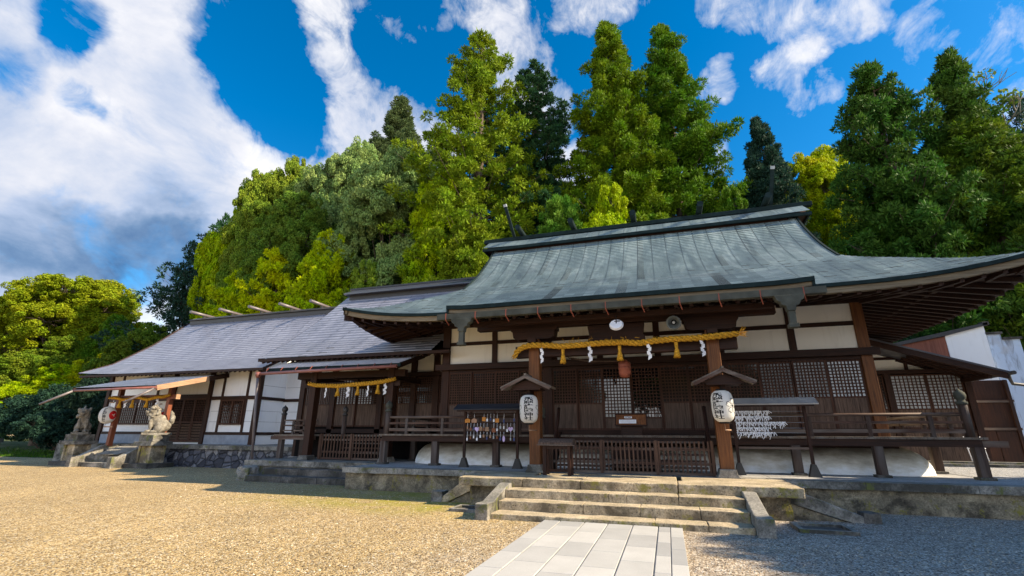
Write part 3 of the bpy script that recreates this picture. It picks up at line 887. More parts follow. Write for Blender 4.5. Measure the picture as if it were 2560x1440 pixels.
# carved strut in the middle of the porch beam
mb = MB(); mb.prism([(-2.1,4.45),(-.4,4.45),(-.4,4.6),(-.45,4.65),(-.4,4.95),(-.4,5.0),(-2.1,5.0),(-2.1,4.95),(-2.05,4.65),(-2.1,4.6)], 'y', 14.3, 14.5)
mb.build('carved_strut', M['wood_x'], HALL, bevel=.02)

# gutter with brackets and rain hoppers
GUT = empty('rain_gutter', (XC, 12.9, 5.1), 'long grey green box gutter along the porch eave with rusty brackets', 'gutter')
mb = MB(); mb.box(-6.5, 4.0, 12.78, 12.96, 5.12, 5.14); mb.box(-6.5, 4.0, 12.78, 12.80, 5.14, 5.29); mb.box(-6.5, 4.0, 12.94, 12.96, 5.14, 5.29)
mb.box(-6.5, -6.48, 12.80, 12.94, 5.14, 5.29); mb.box(3.98, 4.0, 12.80, 12.94, 5.14, 5.29)
mb.build('trough', M['patina_trim'], GUT)
for i in range(11):
    x = -6.2+i*.97
    mb = MB(); mb.bar((x,12.77,5.30),(x,12.77,5.11),.022,.012,(0,1,0)); mb.bar((x,12.77,5.11),(x+.06,12.92,4.96),.022,.02); mb.bar((x,12.77,5.29),(x,13.02,5.33),.022,.012)
    mb.build('bracket', M['copper_rust'], GUT)
for x in (-5.68, 3.17):
    mb = MB(); mb.prism([(x-.34,5.12),(x+.34,5.12),(x+.30,5.0),(x+.22,4.95),(x+.20,4.88),(x+.11,4.84),(x+.09,4.72),(x-.09,4.72),(x-.11,4.84),(x-.20,4.88),(x-.22,4.95),(x-.30,5.0)], 'y', 12.76, 12.98)
    h_ = mb.build('rain_hopper', M['patina_trim'], GUT, bevel=.008)
    mb = MB(); mb.box(x-.075, x+.075, 12.79, 12.95, 4.32, 4.72); mb.box(x-.11, x+.11, 12.76, 12.98, 4.30, 4.40); mb.build('spout', M['patina_trim'], h_, bevel=.008)

# ================================================================ connecting hall (between the two)
B = empty('connecting_hall', (-13, 19.5, .7), 'lower timber hall with pale grey ribbed roof and small porch between the two bigger halls', 'shrine hall')
def lin(P):
    def f(y):
        for i in range(len(P)-1):
            if y <= P[i+1][0] or i == len(P)-2:
                t_ = (y-P[i][0])/(P[i+1][0]-P[i][0]); return P[i][1]+(P[i+1][1]-P[i][1])*t_
    return f
fB = lin([(16.9,4.98),(18.4,5.92),(20.5,7.55),(22.7,9.45)])
rB = course_surface('roof', M['slate'], ylist(22.7, 16.9, .235), lambda y: (-17.45+.0*(y-17), -7.9 if y > 17.6 else -8.75), lambda x, y: fB(y), 20, B, .03, rh=.24)
course_surface('rear_roof_slope', M['slate'], ylist(23.3, 29, .6), lambda y: (-17.45, -7.9), lambda x, y: fB(46-y), 4, rB, .03, True)
mb = MB(); ys = ylist(16.92, 22.9, .5)
mb.prism([(y, fB(y)+.0) for y in ys]+[(y, fB(y)-.16) for y in ys[::-1]], 'x', -17.5, -17.44); mb.build('verge_board', M['wood_y'], B)
mb = MB(); mb.box(-17.45, -8.0, 16.92, 17.06, 4.84, 4.96); mb.build('eave_board', M['wood_x'], B)
mb = MB(); mb.add([(-17.4,16.95,4.85),(-8.2,16.95,4.85),(-8.2,19.4,6.2),(-17.4,19.4,6.2)], [(0,1,2,3)]); mb.build('soffit', M['wood_y'], B)
for i in range(34):
    x = -17.3+i*.27; mb = MB(); mb.bar((x,17.0,4.80),(x,19.4,6.1),.07,.09); mb.build('rafter', M['wood_y'], B)
mb = MB(); mb.prism([(22.0,9.42),(22.0,9.50),(22.9,9.94),(23.1,9.94),(24.0,9.50),(24.0,9.42)], 'x', -17.25, -7.8) ; mb.build('ridge_roof', M['slate'], B)
mb = MB(); mb.box(-17.1, -7.8, 22.35, 23.65, 9.0, 9.42); mb.build('ridge_base', M['iron'], B)
mb = MB(); mb.box(-17.5, -7.8, 22.86, 23.14, 9.941, 10.05); mb.build('ridge_beam', M['iron'], B)
mb = MB(); pl = [(19.5,.7),(19.5,6.1)]+[(y, fB(y)-.15) for y in (20.5,22.0,22.7)]+[(23.3, 9.3),(26,6.9),(26.5,.7)]
mb.prism(pl, 'x', -17.05, -16.95); mb.build('gable_wall', M['plaster_cool'], B)

# pent roof over the porch
fP = lin([(16.2,4.40),(18.6,5.22)])
pr = course_surface('pent_roof', M['slate'], ylist(18.6, 16.2, .225), lambda y: (-16.15, -9.75), lambda x, y: fP(y), 8, B, .025, rh=.24)
mb = MB(); mb.box(-16.2, -9.7, 16.2, 16.3, 4.27, 4.39); mb.build('pent_eave_board', M['patina_edge'], B)
mb = MB(); mb.prism([(16.22,4.40),(18.6,5.2),(18.6,5.05),(16.22,4.27)], 'x', -16.2, -16.13); mb.prism([(16.22,4.40),(18.6,5.2),(18.6,5.05),(16.22,4.27)], 'x', -9.77, -9.70); mb.build('pent_verge', M['wood_y'], B)
mb = MB(); mb.add([(-16.1,16.3,4.3),(-9.8,16.3,4.3),(-9.8,18.6,5.08),(-16.1,18.6,5.08)], [(0,1,2,3)]); mb.build('pent_soffit', M['wood_y'], B)
for i in range(22):
    x = -16.0+i*.29; mb = MB(); mb.bar((x,16.32,4.24),(x,18.5,4.98),.06,.08); mb.build('pent_rafter', M['wood_y'], B)
for x in (-14.42, -10.62):
    mb = MB(); mb.box(x-.15, x+.15, 17.05, 17.35, .88, 4.35); p = mb.build('porch_post', M['wood_z'], B, bevel=.015)
    mb = MB(); mb.prism([(x-.26,.697),(x+.26,.697),(x+.18,.88),(x-.18,.88)], 'y', 16.95, 17.45); mb.build('stone_base', M['granite'], p, bevel=.015)
mb = MB(); mb.box(-15.3, -10.0, 17.08, 17.32, 4.0, 4.28); mb.build('porch_beam', M['wood_x'], B)
mb = MB(); mb.box(-14.9, -10.2, 17.1, 17.3, 3.62, 3.82); mb.build('rope_beam', M['wood_x'], B)
for x in (-14.42, -10.62):
    mb = MB(); mb.box(x-.09, x+.09, 17.36, 19.4, 3.9, 4.1); mb.build('tie_beam', M['wood_y'], B)
# wall with lattice doors
for x in (-17.0, -15.2, -12.6, -10.9, -9.75):
    mb = MB(); mb.box(x-.14, x+.14, 19.4, 19.68, .7, 6.2); mb.build('pillar', M['wood_z'], B)
mb = MB(); mb.box(-17.15, -8.5, 19.3, 19.45, 4.26, 4.44); mb.build('tie_beam', M['wood_x'], B)
mb = MB(); mb.box(-17.1, -8.55, 19.52, 19.56, 4.44, 6.1); mb.build('plaster_panel', M['plaster'], B)
mb = MB(); mb.box(-17.1, -8.55, 19.62, 19.66, 1.6, 4.3); mb.build('inner_shade_screen', M['dark'], B)
mb = MB(); mb.box(-17.1, -8.55, 19.4, 19.6, 1.76, 1.94); mb.build('sill', M['wood_x'], B)
def bayB(a, b, n):
    for i in range(n):
        x0 = a+(b-a)*i/n; leaf(x0+.004, a+(b-a)*(i+1)/n-.004, 2.95, 7, 11, B, 19.46+.052*(i % 2), 'glass', .13)
bayB(-16.86, -15.34, 2); bayB(-15.06, -12.74, 2); bayB(-12.46, -11.04, 2); bayB(-10.76, -9.89, 1)
bayB(-9.61, -8.6, 1)
# veranda of the connecting hall
mb = MB(); mb.box(-16.75, -15.0, 17.7, 19.4, 1.63, 1.70); mb.box(-15.0, -10.35, 18.2, 19.4, 1.63, 1.70); mb.build('veranda_floor', M['grey_y'], B)
mb = MB(); mb.box(-16.9, -14.6, 17.72, 17.86, 1.48, 1.628); mb.build('edge_beam', M['grey_x'], B)
for x, y in ((-16.4,17.85),(-15.0,17.85),(-16.4,19.2)):
    mb = MB(); mb.box(x-.1, x+.1, y-.1, y+.1, .7, 1.48); mb.build('veranda_post', M['grey_z'], B)
for z in (2.3, 2.08, 1.86):
    mb = MB(); mb.box(-16.4, -14.6, 17.8, 17.87, z-.03, z+.03); mb.build('rail', M['grey_x'], B)
    mb = MB(); mb.box(-16.53, -16.45, 17.85, 19.4, z-.03, z+.03); mb.build('rail', M['grey_y'], B)
for x in (-15.85, -15.25):
    mb = MB(); mb.box(x-.05, x+.05, 17.8, 17.88, 1.7, 2.27); mb.build('baluster', M['grey_z'], B)
finial_post(-16.45, 17.85, 1.7, 2.95, B, .1); finial_post(-13.25, 17.9, 1.1, 2.9, B, .09); finial_post(-11.05, 17.9, 1.1, 2.75, B, .09)
for i in range(4):
    mb = MB(); mb.box(-13.2, -11.1, 17.6+i*.18, 17.85+i*.18, .95+i*.19, 1.0+i*.19); mb.build('stair_tread', M['grey_x'], B)
mb = MB(); mb.box(-16.9, -8.6, 19.3, 19.4, .7, 1.62); mb.build('underfloor_shade_panel', M['dark'], B)

# terrace and steps of the connecting hall
T = empty('side_terrace', (-13.5, 16.2, 0), 'mossy stone terrace and two dark steps before the connecting hall', 'terrace')
mb = MB(); x = -16.6
for i, wd in enumerate((1.6,1.5,1.7,1.35)): rough_box(mb, x+.005, x+wd-.005, 16.2, 16.8, .50, .70, .3, .01, 210+i); x += wd
mb.build('coping', M['granite'], T)
mb = MB(); mb.box(-16.55, -10.4, 16.801, 27, .0, .692); mb.box(-16.5, -10.4, 16.32, 16.8, -.1, .5); mb.build('floor', M['granite'], T)
for y0, z0, z1 in ((15.25,-.1,.22),(15.75,.1,.45)):
    mb = MB(); x = -15.5 if y0 < 15.5 else -15.2
    for i, wd in enumerate((1.7,1.6,1.65)): rough_box(mb, x+.006, min(x+wd, -10.5)-.006, y0, 16.32, z0, z1, .25, .014, 230+i); x += wd
    mb.build('step', M['granite_dark'], T, bevel=.012)
mb = MB(); rough_box(mb, -16.2, -15.65, 15.5, 16.1, -.1, .5, .15, .06, 77); b_ = mb.build('corner_boulder', M['granite'], T, bevel=.05)

# gutter + long downpipe
GT = empty('rain_gutter', (-13, 16.05, 4.25), 'red brown half round gutter of the small porch with a tall grey downpipe', 'gutter')
mb = MB(); mb.tube([(-16.45,16.08,4.17),(-9.8,16.08,4.26)], .065, 12); mb.build('trough', M['pipe_red'], GT)
mb = MB(); mb.lathe(-16.5, 16.08, [(.06,4.0),(.12,4.12),(.12,4.24)], 12); mb.build('rain_hopper', M['pipe_red'], GT)
mb = MB(); mb.tube([(-16.5,16.08,4.02),(-16.72,16.75,.02)], .055, 12); mb.build('downpipe', M['pipe_grey'], GT)
for i in range(9):
    x = -16.1+i*.75; mb = MB(); mb.bar((x,16.08,4.28),(x,16.2,4.42),.02,.02); mb.build('bracket', M['copper_rust'], GT)

# ================================================================ left hall
A = empty('side_hall', (-28, 22, 1.1), 'white plastered side hall with grey ribbed gable roof at the left end of the row', 'shrine hall')
AX0, AX1, AY = -34.7, -22.25, 22.0
fA = lin([(20.6,5.18),(22.2,6.02),(24.2,7.70),(26.2,9.72)])
rA = course_surface('roof', M['slate'], ylist(26.2, 20.6, .19), lambda y: (-35.75+.294*max(0, y-20.6)**.9, -20.9), lambda x, y: fA(y)+.18*max(0, (-31-x)/5)**2*max(0, (24-y)/3.4), 30, A, .028, rh=.24)
course_surface('rear_roof_slope', M['slate'], ylist(26.6, 32, .6), lambda y: (-34.8, -20.9), lambda x, y: fA(52.8-y), 4, rA, .03, True)
ys = ylist(20.62, 26.2, .4)
mb = MB(); mb.prism([(y, fA(y)) for y in ys]+[(y, fA(y)-.15) for y in ys[::-1]], 'x', -20.95, -20.89); mb.build('verge_board', M['wood_y'], A)
mb = MB()
for ya, yb in zip(ys[:-1], ys[1:]):
    mb.bar((-35.72+.294*max(0.,ya-20.6)**.9, ya, fA(ya)+.10*max(0,(24-ya)/3.4)), (-35.72+.294*(yb-20.6)**.9, yb, fA(yb)+.10*max(0,(24-yb)/3.4)), .05, .16)
mb.build('verge_board', M['wood_y'], A)
mb = MB(); mb.box(-35.6, -20.95, 20.62, 20.74, 5.05, 5.17); mb.build('eave_board', M['wood_x'], A)
mb = MB(); mb.add([(-35.6,20.65,5.08),(-20.95,20.65,5.08),(-20.95,22.1,5.85),(-35.7,22.1,5.85)], [(0,1,2,3)]); mb.build('soffit', M['wood_y'], A)
for i in range(42):
    x = -35.4+i*.345; mb = MB(); mb.bar((x,20.7,5.03),(x,22.0,5.72),.07,.09); mb.build('rafter', M['wood_y'], A)
mb = MB(); mb.box(-34.0, -19.8, 25.95, 26.85, 9.55, 9.85); mb.prism([(25.8,9.85),(27.0,9.85),(26.4,10.15)], 'x', -34.1, -19.8); mb.build('ridge_cap', M['iron'], A)
for x in (-33.2, -30.4, -27.7, -25.0, -22.4):
    mb = MB(); mb.tube([(x,25.2,10.34),(x,27.6,10.34)], .105, 14); mb.build('ridge_billet', M['pipe_grey'], A)
    mb = MB(); mb.box(x-.05, x+.05, 26.3, 26.5, 10.0, 10.25); mb.build('billet_support', M['iron'], A)
# walls
mb = MB(); mb.box(AX0, AX1, AY+.04, AY+.12, 1.1, 5.6); mb.build('front_wall', M['plaster_cool'], A)
mb = MB(); mb.prism([(AY+.12,1.1),(AY+.12,5.6)]+[(y, fA(y)-.16) for y in (23,24.2,26.2)]+[(26.6,9.5),(30.8,5.6),(30.8,1.1)], 'x', AX1-.12, AX1-.04); mb.build('end_wall', M['plaster_cool'], A)
mb = MB(); mb.prism([(AY+.12,1.1),(AY+.12,5.6)]+[(y, fA(y)-.16) for y in (23,24.2,26.2)]+[(26.6,9.5),(30.8,5.6),(30.8,1.1)], 'x', AX0+.04, AX0+.12); mb.build('end_wall', M['plaster_cool'], A)
mb = MB(); mb.box(AX0, AX1, 30.7, 30.8, 1.1, 5.6); mb.build('rear_wall', M['plaster_cool'], A)
mb = MB(); mb.box(-22.29, -16.9, 24.0, 24.08, 1.1, 6.0); mb.build('link_wall', M['plaster_cool'], A)
mb = MB(); mb.box(-22.29, -16.9, 23.93, 23.999, 3.55, 3.72); mb.box(-22.29, -16.9, 23.93, 23.999, 1.62, 1.78); mb.build('link_beam', M['wood_x'], A)
mb = MB()
for z in (2.35, 2.95, 4.4): mb.box(-22.2, -16.9, 23.992, 23.9985, z-.006, z+.006); mb.box(AX1-.0405, AX1-.034, 22.1, 24, z-.006, z+.006)
for z in (2.35, 2.95): mb.box(-25.7, AX1, AY+.034, AY+.0395, z-.006, z+.006)
mb.build('panel_joint', M['iron'], A)
for x in (-34.6, -28.9, -25.95, -22.32):
    mb = MB(); mb.box(x-.13, x+.13, AY-.1, AY+.16, 1.1, 5.75); mb.build('pillar', M['wood_z'], A)
for x in (-33.55, -30.3, -25.0, -23.15):
    mb = MB(); mb.box(x-.07, x+.07, AY-.02, AY+.1, 1.76, 5.6); mb.build('stud', M['wood_z'], A)
for a, b in ((-34.47,-29.03),(-25.82,-22.45)):
    for z0, z1 in ((3.60,3.80),(1.62,1.78)):
        mb = MB(); mb.box(a, b, AY-.05, AY+.035, z0, z1); mb.build('wall_beam', M['wood_x'], A)
mb = MB(); mb.box(-34.5, -22.4, AY-.06, AY+.036, 5.28, 5.46); mb.build('wall_plate', M['wood_x'], A)
mb = MB(); mb.box(-34.45, -29.05, AY-.03, AY+.03, 1.1, 1.62); mb.build('skirting', M['skirt'], A)
mb = MB(); mb.box(-25.8, -22.46, AY-.03, AY+.03, 1.1, 1.62); mb.build('skirting', M['skirt'], A)
mb = MB(); mb.box(AX1-.035, AX1+.02, 22.18, 24.0, 3.58, 3.76); mb.box(AX1-.035, AX1+.02, 22.18, 24.0, 1.62, 1.78); mb.build('side_beam', M['wood_y'], A)
def window(x0, x1, z0, z1, nx, nz):
    mb = MB(); mb.box(x0, x0+.09, AY-.07, AY+.03, z0, z1); mb.box(x1-.09, x1, AY-.07, AY+.03, z0, z1); mb.box(x0+.09, x1-.09, AY-.068, AY+.03, z0, z0+.09); mb.box(x0+.09, x1-.09, AY-.068, AY+.03, z1-.09, z1); mb.box((x0+x1)/2-.05, (x0+x1)/2+.05, AY-.066, AY+.0, z0+.09, z1-.09)
    w = mb.build('window', M['lat'], A)
    mb = MB(); a, b, c, d = x0+.09, x1-.09, z0+.09, z1-.09
    for i in range(1, nx): x = a+(b-a)*i/nx; mb.box(x-.016, x+.016, AY-.05, AY-.02, c, d)
    for i in range(1, nz): z = c+(d-c)*i/nz; mb.box(a, b, AY-.045, AY-.018, z-.016, z+.016)
    mb.build('lattice', M['lat'], w)
    mb = MB(); mb.box(a, b, AY+.005, AY+.015, c, d); mb.build('pane', M['glass'], w)
window(-24.93, -23.22, 2.18, 3.60, 12, 7); window(-33.3, -30.37, 2.2, 3.60, 16, 8)
mb = MB(); mb.box(-28.8, -26.05, AY-.04, AY+.02, 3.72, 3.95); mb.build('door_lintel', M['wood_x'], A)
for i in range(3):
    x0 = -28.77+i*.905; x1 = x0+.895
    mb = MB(); mb.box(x0, x0+.08, AY-.05, AY+.03, 1.2, 3.72); mb.box(x1-.08, x1, AY-.05, AY+.03, 1.2, 3.72); mb.box(x0+.08, x1-.08, AY-.048, AY+.03, 1.2, 1.32); mb.box(x0+.08, x1-.08, AY-.048, AY+.03, 3.62, 3.72); mb.box(x0+.08, x1-.08, AY-.048, AY+.03, 2.28, 2.38)
    dd = mb.build('door', M['lat'], A)
    mb = MB()
    for k in range(1, 6): x = x0+.08+(x1-x0-.16)*k/6; mb.box(x-.013, x+.013, AY-.03, AY, 2.38, 3.62)
    for k in range(1, 9): z = 2.38+1.24*k/9; mb.box(x0+.08, x1-.08, AY-.028, AY+.002, z-.013, z+.013)
    mb.build('lattice', M['lat'], dd)
    mb = MB()
    for k in range(6): z = 1.34+k*.155; mb.bar((x0+.08,AY-.01,z+.06),(x1-.08,AY-.01,z+.06),.02,.12,(0,-.5,1))
    mb.build('louvre_panel', M['board'], dd)
    mb = MB(); mb.box(x0+.08, x1-.08, AY+.012, AY+.02, 1.3, 3.62); mb.build('pane', M['dark'], dd)
# canopy
fC = lin([(18.0,4.08),(21.5,5.0)])
cn = course_surface('canopy_roof', M['slate'], ylist(21.5, 18.0, .2), lambda y: (-31.1, -24.85), lambda x, y: fC(y), 8, A, .02, rh=.24)
mb = MB(); mb.bar((-24.83,17.9,3.94),(-24.83,20.75,4.70),.12,.26); mb.build('canopy_bargeboard', M['fresh'], A)
mb = MB(); mb.bar((-24.83,20.75,4.70),(-24.83,22.0,5.03),.13,.27); mb.build('canopy_bargeboard', M['wood_y'], A); mb = MB(); mb.bar((-31.1,17.9,3.97),(-31.1,22.0,5.03),.08,.18); mb.build('canopy_bargeboard', M['wood_y'], A)
mb = MB(); mb.add([(-31.0,18.05,4.0),(-24.9,18.05,4.0),(-24.9,22,5.03),(-31,22,5.03)], [(0,1,2,3)]); mb.build('canopy_soffit', M['wood_y'], A)
for x in (-29.85, -25.95):
    mb = MB(); mb.box(x-.11, x+.11, 19.48, 19.72, 1.0, 4.35); mb.build('canopy_post', M['red_post'], A, bevel=.01)
mb = MB(); mb.box(-30.4, -25.45, 19.5, 19.72, 3.50, 3.74); mb.build('canopy_beam', M['red_post'], A)
mb = MB(); mb.box(-25.45, -25.4, 19.49, 19.73, 3.49, 3.75); mb.build('beam_end', M['fresh'], A)
mb = MB(); mb.tube([(-31.15,17.9,3.92),(-24.8,17.9,3.96)], .06, 10); g_ = mb.build('canopy_gutter', M['pipe_red'], A)
for x, xd in ((-31.0,-31.9),(-24.9,-25.6)):
    mb = MB(); mb.tube([(x,17.85,3.9),(xd,17.0,3.15)], .06, 10); mb.build('spout_pipe', M['pipe_grey'], g_)

# terrace of the left hall, stone wall with rubble facing
def m_rubble():
    t = NT('rubble_masonry'); w = t.map((1, 1, 1), 'Object')
    e = t.voro(w, 2.6, 'DISTANCE_TO_EDGE', 'Distance'); c_ = t.voro(w, 2.6, 'F1', 'Color')
    s = t.new('ShaderNodeSeparateColor'); t.link(c_, s.inputs[0])
    c = t.ramp(s.outputs[0], [(0, (.035,.035,.045)), (.5, (.10,.10,.12)), (1, (.27,.26,.26))])
    c = t.mix(.5, c, t.ramp(t.noise(t.worldmap(), 9, 5, .7), [(.3, .5), (.7, 1.4)]), 'MULTIPLY')
    c = t.mix(t.ramp(e, [(.02, .8), (.06, 0)]), c, (.02,.02,.02))
    t.bump(t.ramp(e, [(0, 0), (.12, 1)]), 1, .06)
    return t.fin(c, .75, .35)
M['rubble'] = m_rubble()
T = empty('side_terrace', (-24, 20.3, 0), 'high stone terrace with dark rubble facing under the side hall', 'terrace')
mb = MB(); x = -27.0
for i, wd in enumerate((2.1,2.3,2.2,2.4,.75)): rough_box(mb, x+.004, x+wd-.004, 20.25, 20.8, .90, 1.10, .3, .012, 300+i); x += wd
mb.build('coping', M['granite'], T)
mb = MB(); mb.box(-35.4, -17.2, 20.8, 31, .0, 1.092); mb.box(-35.4, -30.2, 20.3, 20.8, 0, 1.09); mb.build('floor', M['granite'], T)
mb = MB()
nx, nz = 70, 8
rr_ = random.Random(9)
V = [(-26.9+9.7*i/nx, 20.40-.18*(1-j/nz)+rr_.uniform(-.02,.02), -.05+.95*j/nz) for j in range(nz+1) for i in range(nx+1)]
mb.add(V, [(j*(nx+1)+i, j*(nx+1)+i+1, (j+1)*(nx+1)+i+1, (j+1)*(nx+1)+i) for j in range(nz) for i in range(nx)])
mb.build('rubble_wall', M['rubble'], T)
mb = MB(); mb.box(-17.3, -17.2, 20.3, 20.8, -.05, .9); mb.build('terrace_end', M['granite'], T)
T = empty('entrance_steps', (-30, 18.8, 0), 'small flight of pale stone steps between the two guardian statues', 'steps')
for y0, z0, z1 in ((18.3,-.1,.22),(19.0,-.1,.62),(19.45,.4,.88)):
    mb = MB(); rough_box(mb, -29.8, -27.15, y0, 20.8, z0, z1, .5, .008, 340); mb.build('step', M['granite'], T)
mb = MB(); rough_box(mb, -30.1, -27.05, 20.25, 20.8, .88, 1.1, .5, .008, 341); mb.build('step', M['granite'], T)
for x in (-29.97, -26.98):
    mb = MB(); mb.prism([(17.9,-.1),(17.9,.55),(18.35,.55),(19.3,1.05),(20.2,1.05),(20.2,-.1)], 'x', x-.16, x+.16); mb.build('side_stone', M['granite'], T, bevel=.02)
mb = MB(); mb.prism([(18.7,.62),(19.8,1.0),(20.3,1.0),(20.3,.62)], 'x', -29.3, -27.7); mb.build('stone_ramp', M['granite'], T)

# ================================================================ guardian lions
def ell(bm, c, r, rot=(0,0,0), sub=2):
    m = Matrix.Translation(c) @ Matrix.Rotation(rot[2], 4, 'Z') @ Matrix.Rotation(rot[1], 4, 'Y') @ Matrix.Rotation(rot[0], 4, 'X') @ Matrix.Diagonal((*r, 1))
    bmesh.ops.create_icosphere(bm, subdivisions=sub, radius=1, matrix=m)
def make_lion(mirror=1, mane_round=False):
    """sitting guardian lion-dog, facing +X, local origin at the centre of its base; head turned to -Y side"""
    bm = bmesh.new()
    ell(bm, (-.28,0,.33), (.34,.27,.30))           # haunch
    ell(bm, (-.05,0,.50), (.30,.22,.36), (0,-.55,0)) # trunk
    ell(bm, (.14,0,.68), (.23,.23,.27))            # chest
    for s in (-1, 1):
        ell(bm, (-.18,.24*s,.24), (.25,.12,.24))     # thigh
        ell(bm, (.02,.25*s,.06), (.20,.09,.07))      # hind paw
        ell(bm, (.25,.15*s,.42), (.095,.09,.33), (0,.12,0)) # fore leg
        ell(bm, (.33,.15*s,.07), (.14,.10,.075))     # fore paw
        for k in range(3): ell(bm, (.43,.15*s+(k-1)*.055,.05), (.05,.027,.04), sub=1)
    hx, hy, hz = .26, -.06, 1.0
    ell(bm, (hx,hy,hz), (.23,.22,.21))             # skull
    ell(bm, (hx+.17,hy-.05,hz-.07), (.15,.15,.11)) # muzzle
    ell(bm, (hx+.15,hy-.05,hz-.20), (.12,.12,.05)) # jaw
    ell(bm, (hx+.29,hy-.07,hz-.01), (.05,.07,.045), sub=1)
    for s in (-1, 1):
        ell(bm, (hx+.17,hy-.02+.11*s,hz+.08), (.06,.06,.05), sub=1) # brow
        ell(bm, (hx-.05,hy+.19*s,hz+.10), (.05,.09,.09), (.5*s,0,0), sub=1) # ear
    r = random.Random(4)
    for i in range(34):                              # curls of the mane
        a = r.uniform(.6, 2*PI-.6); z = r.uniform(-.28, .2)
        ell(bm, (hx-.07+.22*math.cos(a)*(.9), hy+.23*math.sin(a), hz+z), (.075,.075,.07), sub=1)
    for i in range(3): ell(bm, (hx-.08+.07*i, hy, hz+.22+.03*(1-i)), (.06,.06,.07), sub=1)
    for i, (x, z, q) in enumerate(((-.50,.35,.11),(-.58,.52,.13),(-.60,.70,.13),(-.55,.86,.10),(-.50,.97,.06))): ell(bm, (x,0,z), (q,q*.8,q*1.1))  # plume tail
    for s in (-1,1):
        ell(bm, (-.60,.09*s,.6), (.09,.07,.15))
    bmesh.ops.scale(bm, verts=bm.verts, vec=(1, mirror, 1))
    if mirror < 0: bmesh.ops.reverse_faces(bm, faces=bm.faces)
    me = D.meshes.new('lion_body'); bm.to_mesh(me); bm.free(); me.materials.append(M['lion_stone'])
    return me
def statue(x, y, face, mirror, label):
    T = empty('guardian_statue', (x, y, 1.72), label, 'statue', 'pair of stone guardian statues', face); T.scale = (1.05, 1.05, 1.12)
    b = obj_from('lion_body', make_lion(mirror), T)
    m = b.modifiers.new('merge', 'REMESH'); m.mode = 'VOXEL'; m.voxel_size = .022; m.use_smooth_shade = True
    me = MB(); me.box(-.62, .50, -.36, .36, -.09, .01); me.build('base_slab', M['lion_stone'], T, bevel=.01, local=True)
def pedestal(x0, x1, y0, label):
    y1 = y0+.85; xc = (x0+x1)/2
    T = empty('stone_pedestal', (xc, y0+.42, 0), label, 'pedestal', 'pedestals of the guardian statues')
    mb = MB(); rough_box(mb, x0-.35, x1+.35, y0-.3, y1+.3, -.1, .22, .3, .01, 401); mb.build('plinth', M['granite_dark'], T, bevel=.015)
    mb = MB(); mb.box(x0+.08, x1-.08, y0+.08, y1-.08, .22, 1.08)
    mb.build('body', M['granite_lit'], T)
    for xx in (x0+.02, x1-.17):
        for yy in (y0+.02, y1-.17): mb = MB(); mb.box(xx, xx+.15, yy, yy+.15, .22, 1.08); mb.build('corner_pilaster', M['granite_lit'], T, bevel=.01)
    mb = MB(); rough_box(mb, x0-.16, x1+.16, y0-.16, y1+.16, 1.08, 1.28, .3, .008, 402); mb.build('cornice', M['granite'], T, bevel=.015)
    mb = MB(); rough_box(mb, x0-.02, x1+.02, y0-.02, y1+.02, 1.28, 1.62, .3, .006, 403); mb.build('top_block', M['granite'], T, bevel=.015)
pedestal(-32.15, -31.2, 18.76, 'pale stone pedestal left of the small steps, lit yellow on its right side')
pedestal(-26.4, -25.45, 18.76, 'dark mossy stone pedestal right of the small steps against the rubble wall')
statue(-31.68, 19.18, R(-38), 1, 'stone lion dog on the left pedestal, turned to the right')
statue(-25.93, 19.18, R(-142), -1, 'stone lion dog on the right pedestal, half in shadow and turned to the left')

# ================================================================ annex right of the main hall
N_ = empty('annex_building', (10, 24, .7), 'low annex with lattice windows and a lean-to roof sloping down to the right', 'annex')
AXX = 11.75
zz = lambda x: 5.42-(x-8.2)*.355
mb = MB(); mb.prism([(7.4,zz(7.4)+.02),(12.15,zz(12.15)+.02),(12.15,zz(12.15)-.05),(7.4,zz(7.4)-.05)], 'y', 22.0, 31); mb.build('roof', M['slate'], N_)
mb = MB(); mb.prism([(7.4,zz(7.4)-.05),(12.1,zz(12.1)-.05),(12.05,zz(12.05)-.27),(7.4,zz(7.4)-.27)], 'y', 22.02, 22.14); mb.build('bargeboard', M['wood_x'], N_)
for i in range(12):
    y = 22.5+i*.5; mb = MB(); mb.bar((9.5,y,zz(9.5)-.12),(12.05,y,zz(12.05)-.12),.07,.1); mb.build('rafter', M['wood_x'], N_)
for y in (23.4,):
    mb = MB(); mb.bar((7.6,22.2,zz(7.6)-.35),(7.6,24,zz(7.6)-.35),.12,.14); mb.build('purlin', M['wood_y'], N_); mb = MB(); mb.bar((11.6,22.2,zz(11.6)-.30),(11.6,24,zz(11.6)-.30),.12,.14); mb.build('purlin', M['wood_y'], N_)
mb = MB(); mb.prism([(8.0,4.42),(AXX-.05,4.42),(AXX-.05,zz(AXX-.05)-.1) if zz(AXX)-.1 > 4.42 else (10.8,4.43),(8.0,zz(8.0)-.08)], 'y', 24.04, 24.1); mb.build('plaster_gable', M['plaster'], N_)
mb = MB(); mb.box(8.0, 9.9, 24.02, 24.12, 4.86, 4.98); mb.build('gable_beam', M['wood_x'], N_)
for x, z in ((8.05, 5.3), (9.02, 4.42), (AXX-.03, 4.3)):
    mb = MB(); mb.box(x-.11, x+.11, 23.9, 24.12, .7, z); mb.build('pillar', M['wood_z'], N_)
mb = MB(); mb.box(9.75, 9.87, 23.98, 24.14, 4.42, 4.86); mb.build('stud', M['wood_z'], N_)
mb = MB(); mb.box(7.9, AXX+.2, 23.86, 24.06, 4.26, 4.42); mb.build('tie_beam', M['wood_x'], N_)
mb = MB(); mb.box(8.0, AXX, 24.16, 24.2, .7, 4.3); mb.build('inner_shade_screen', M['dark'], N_)
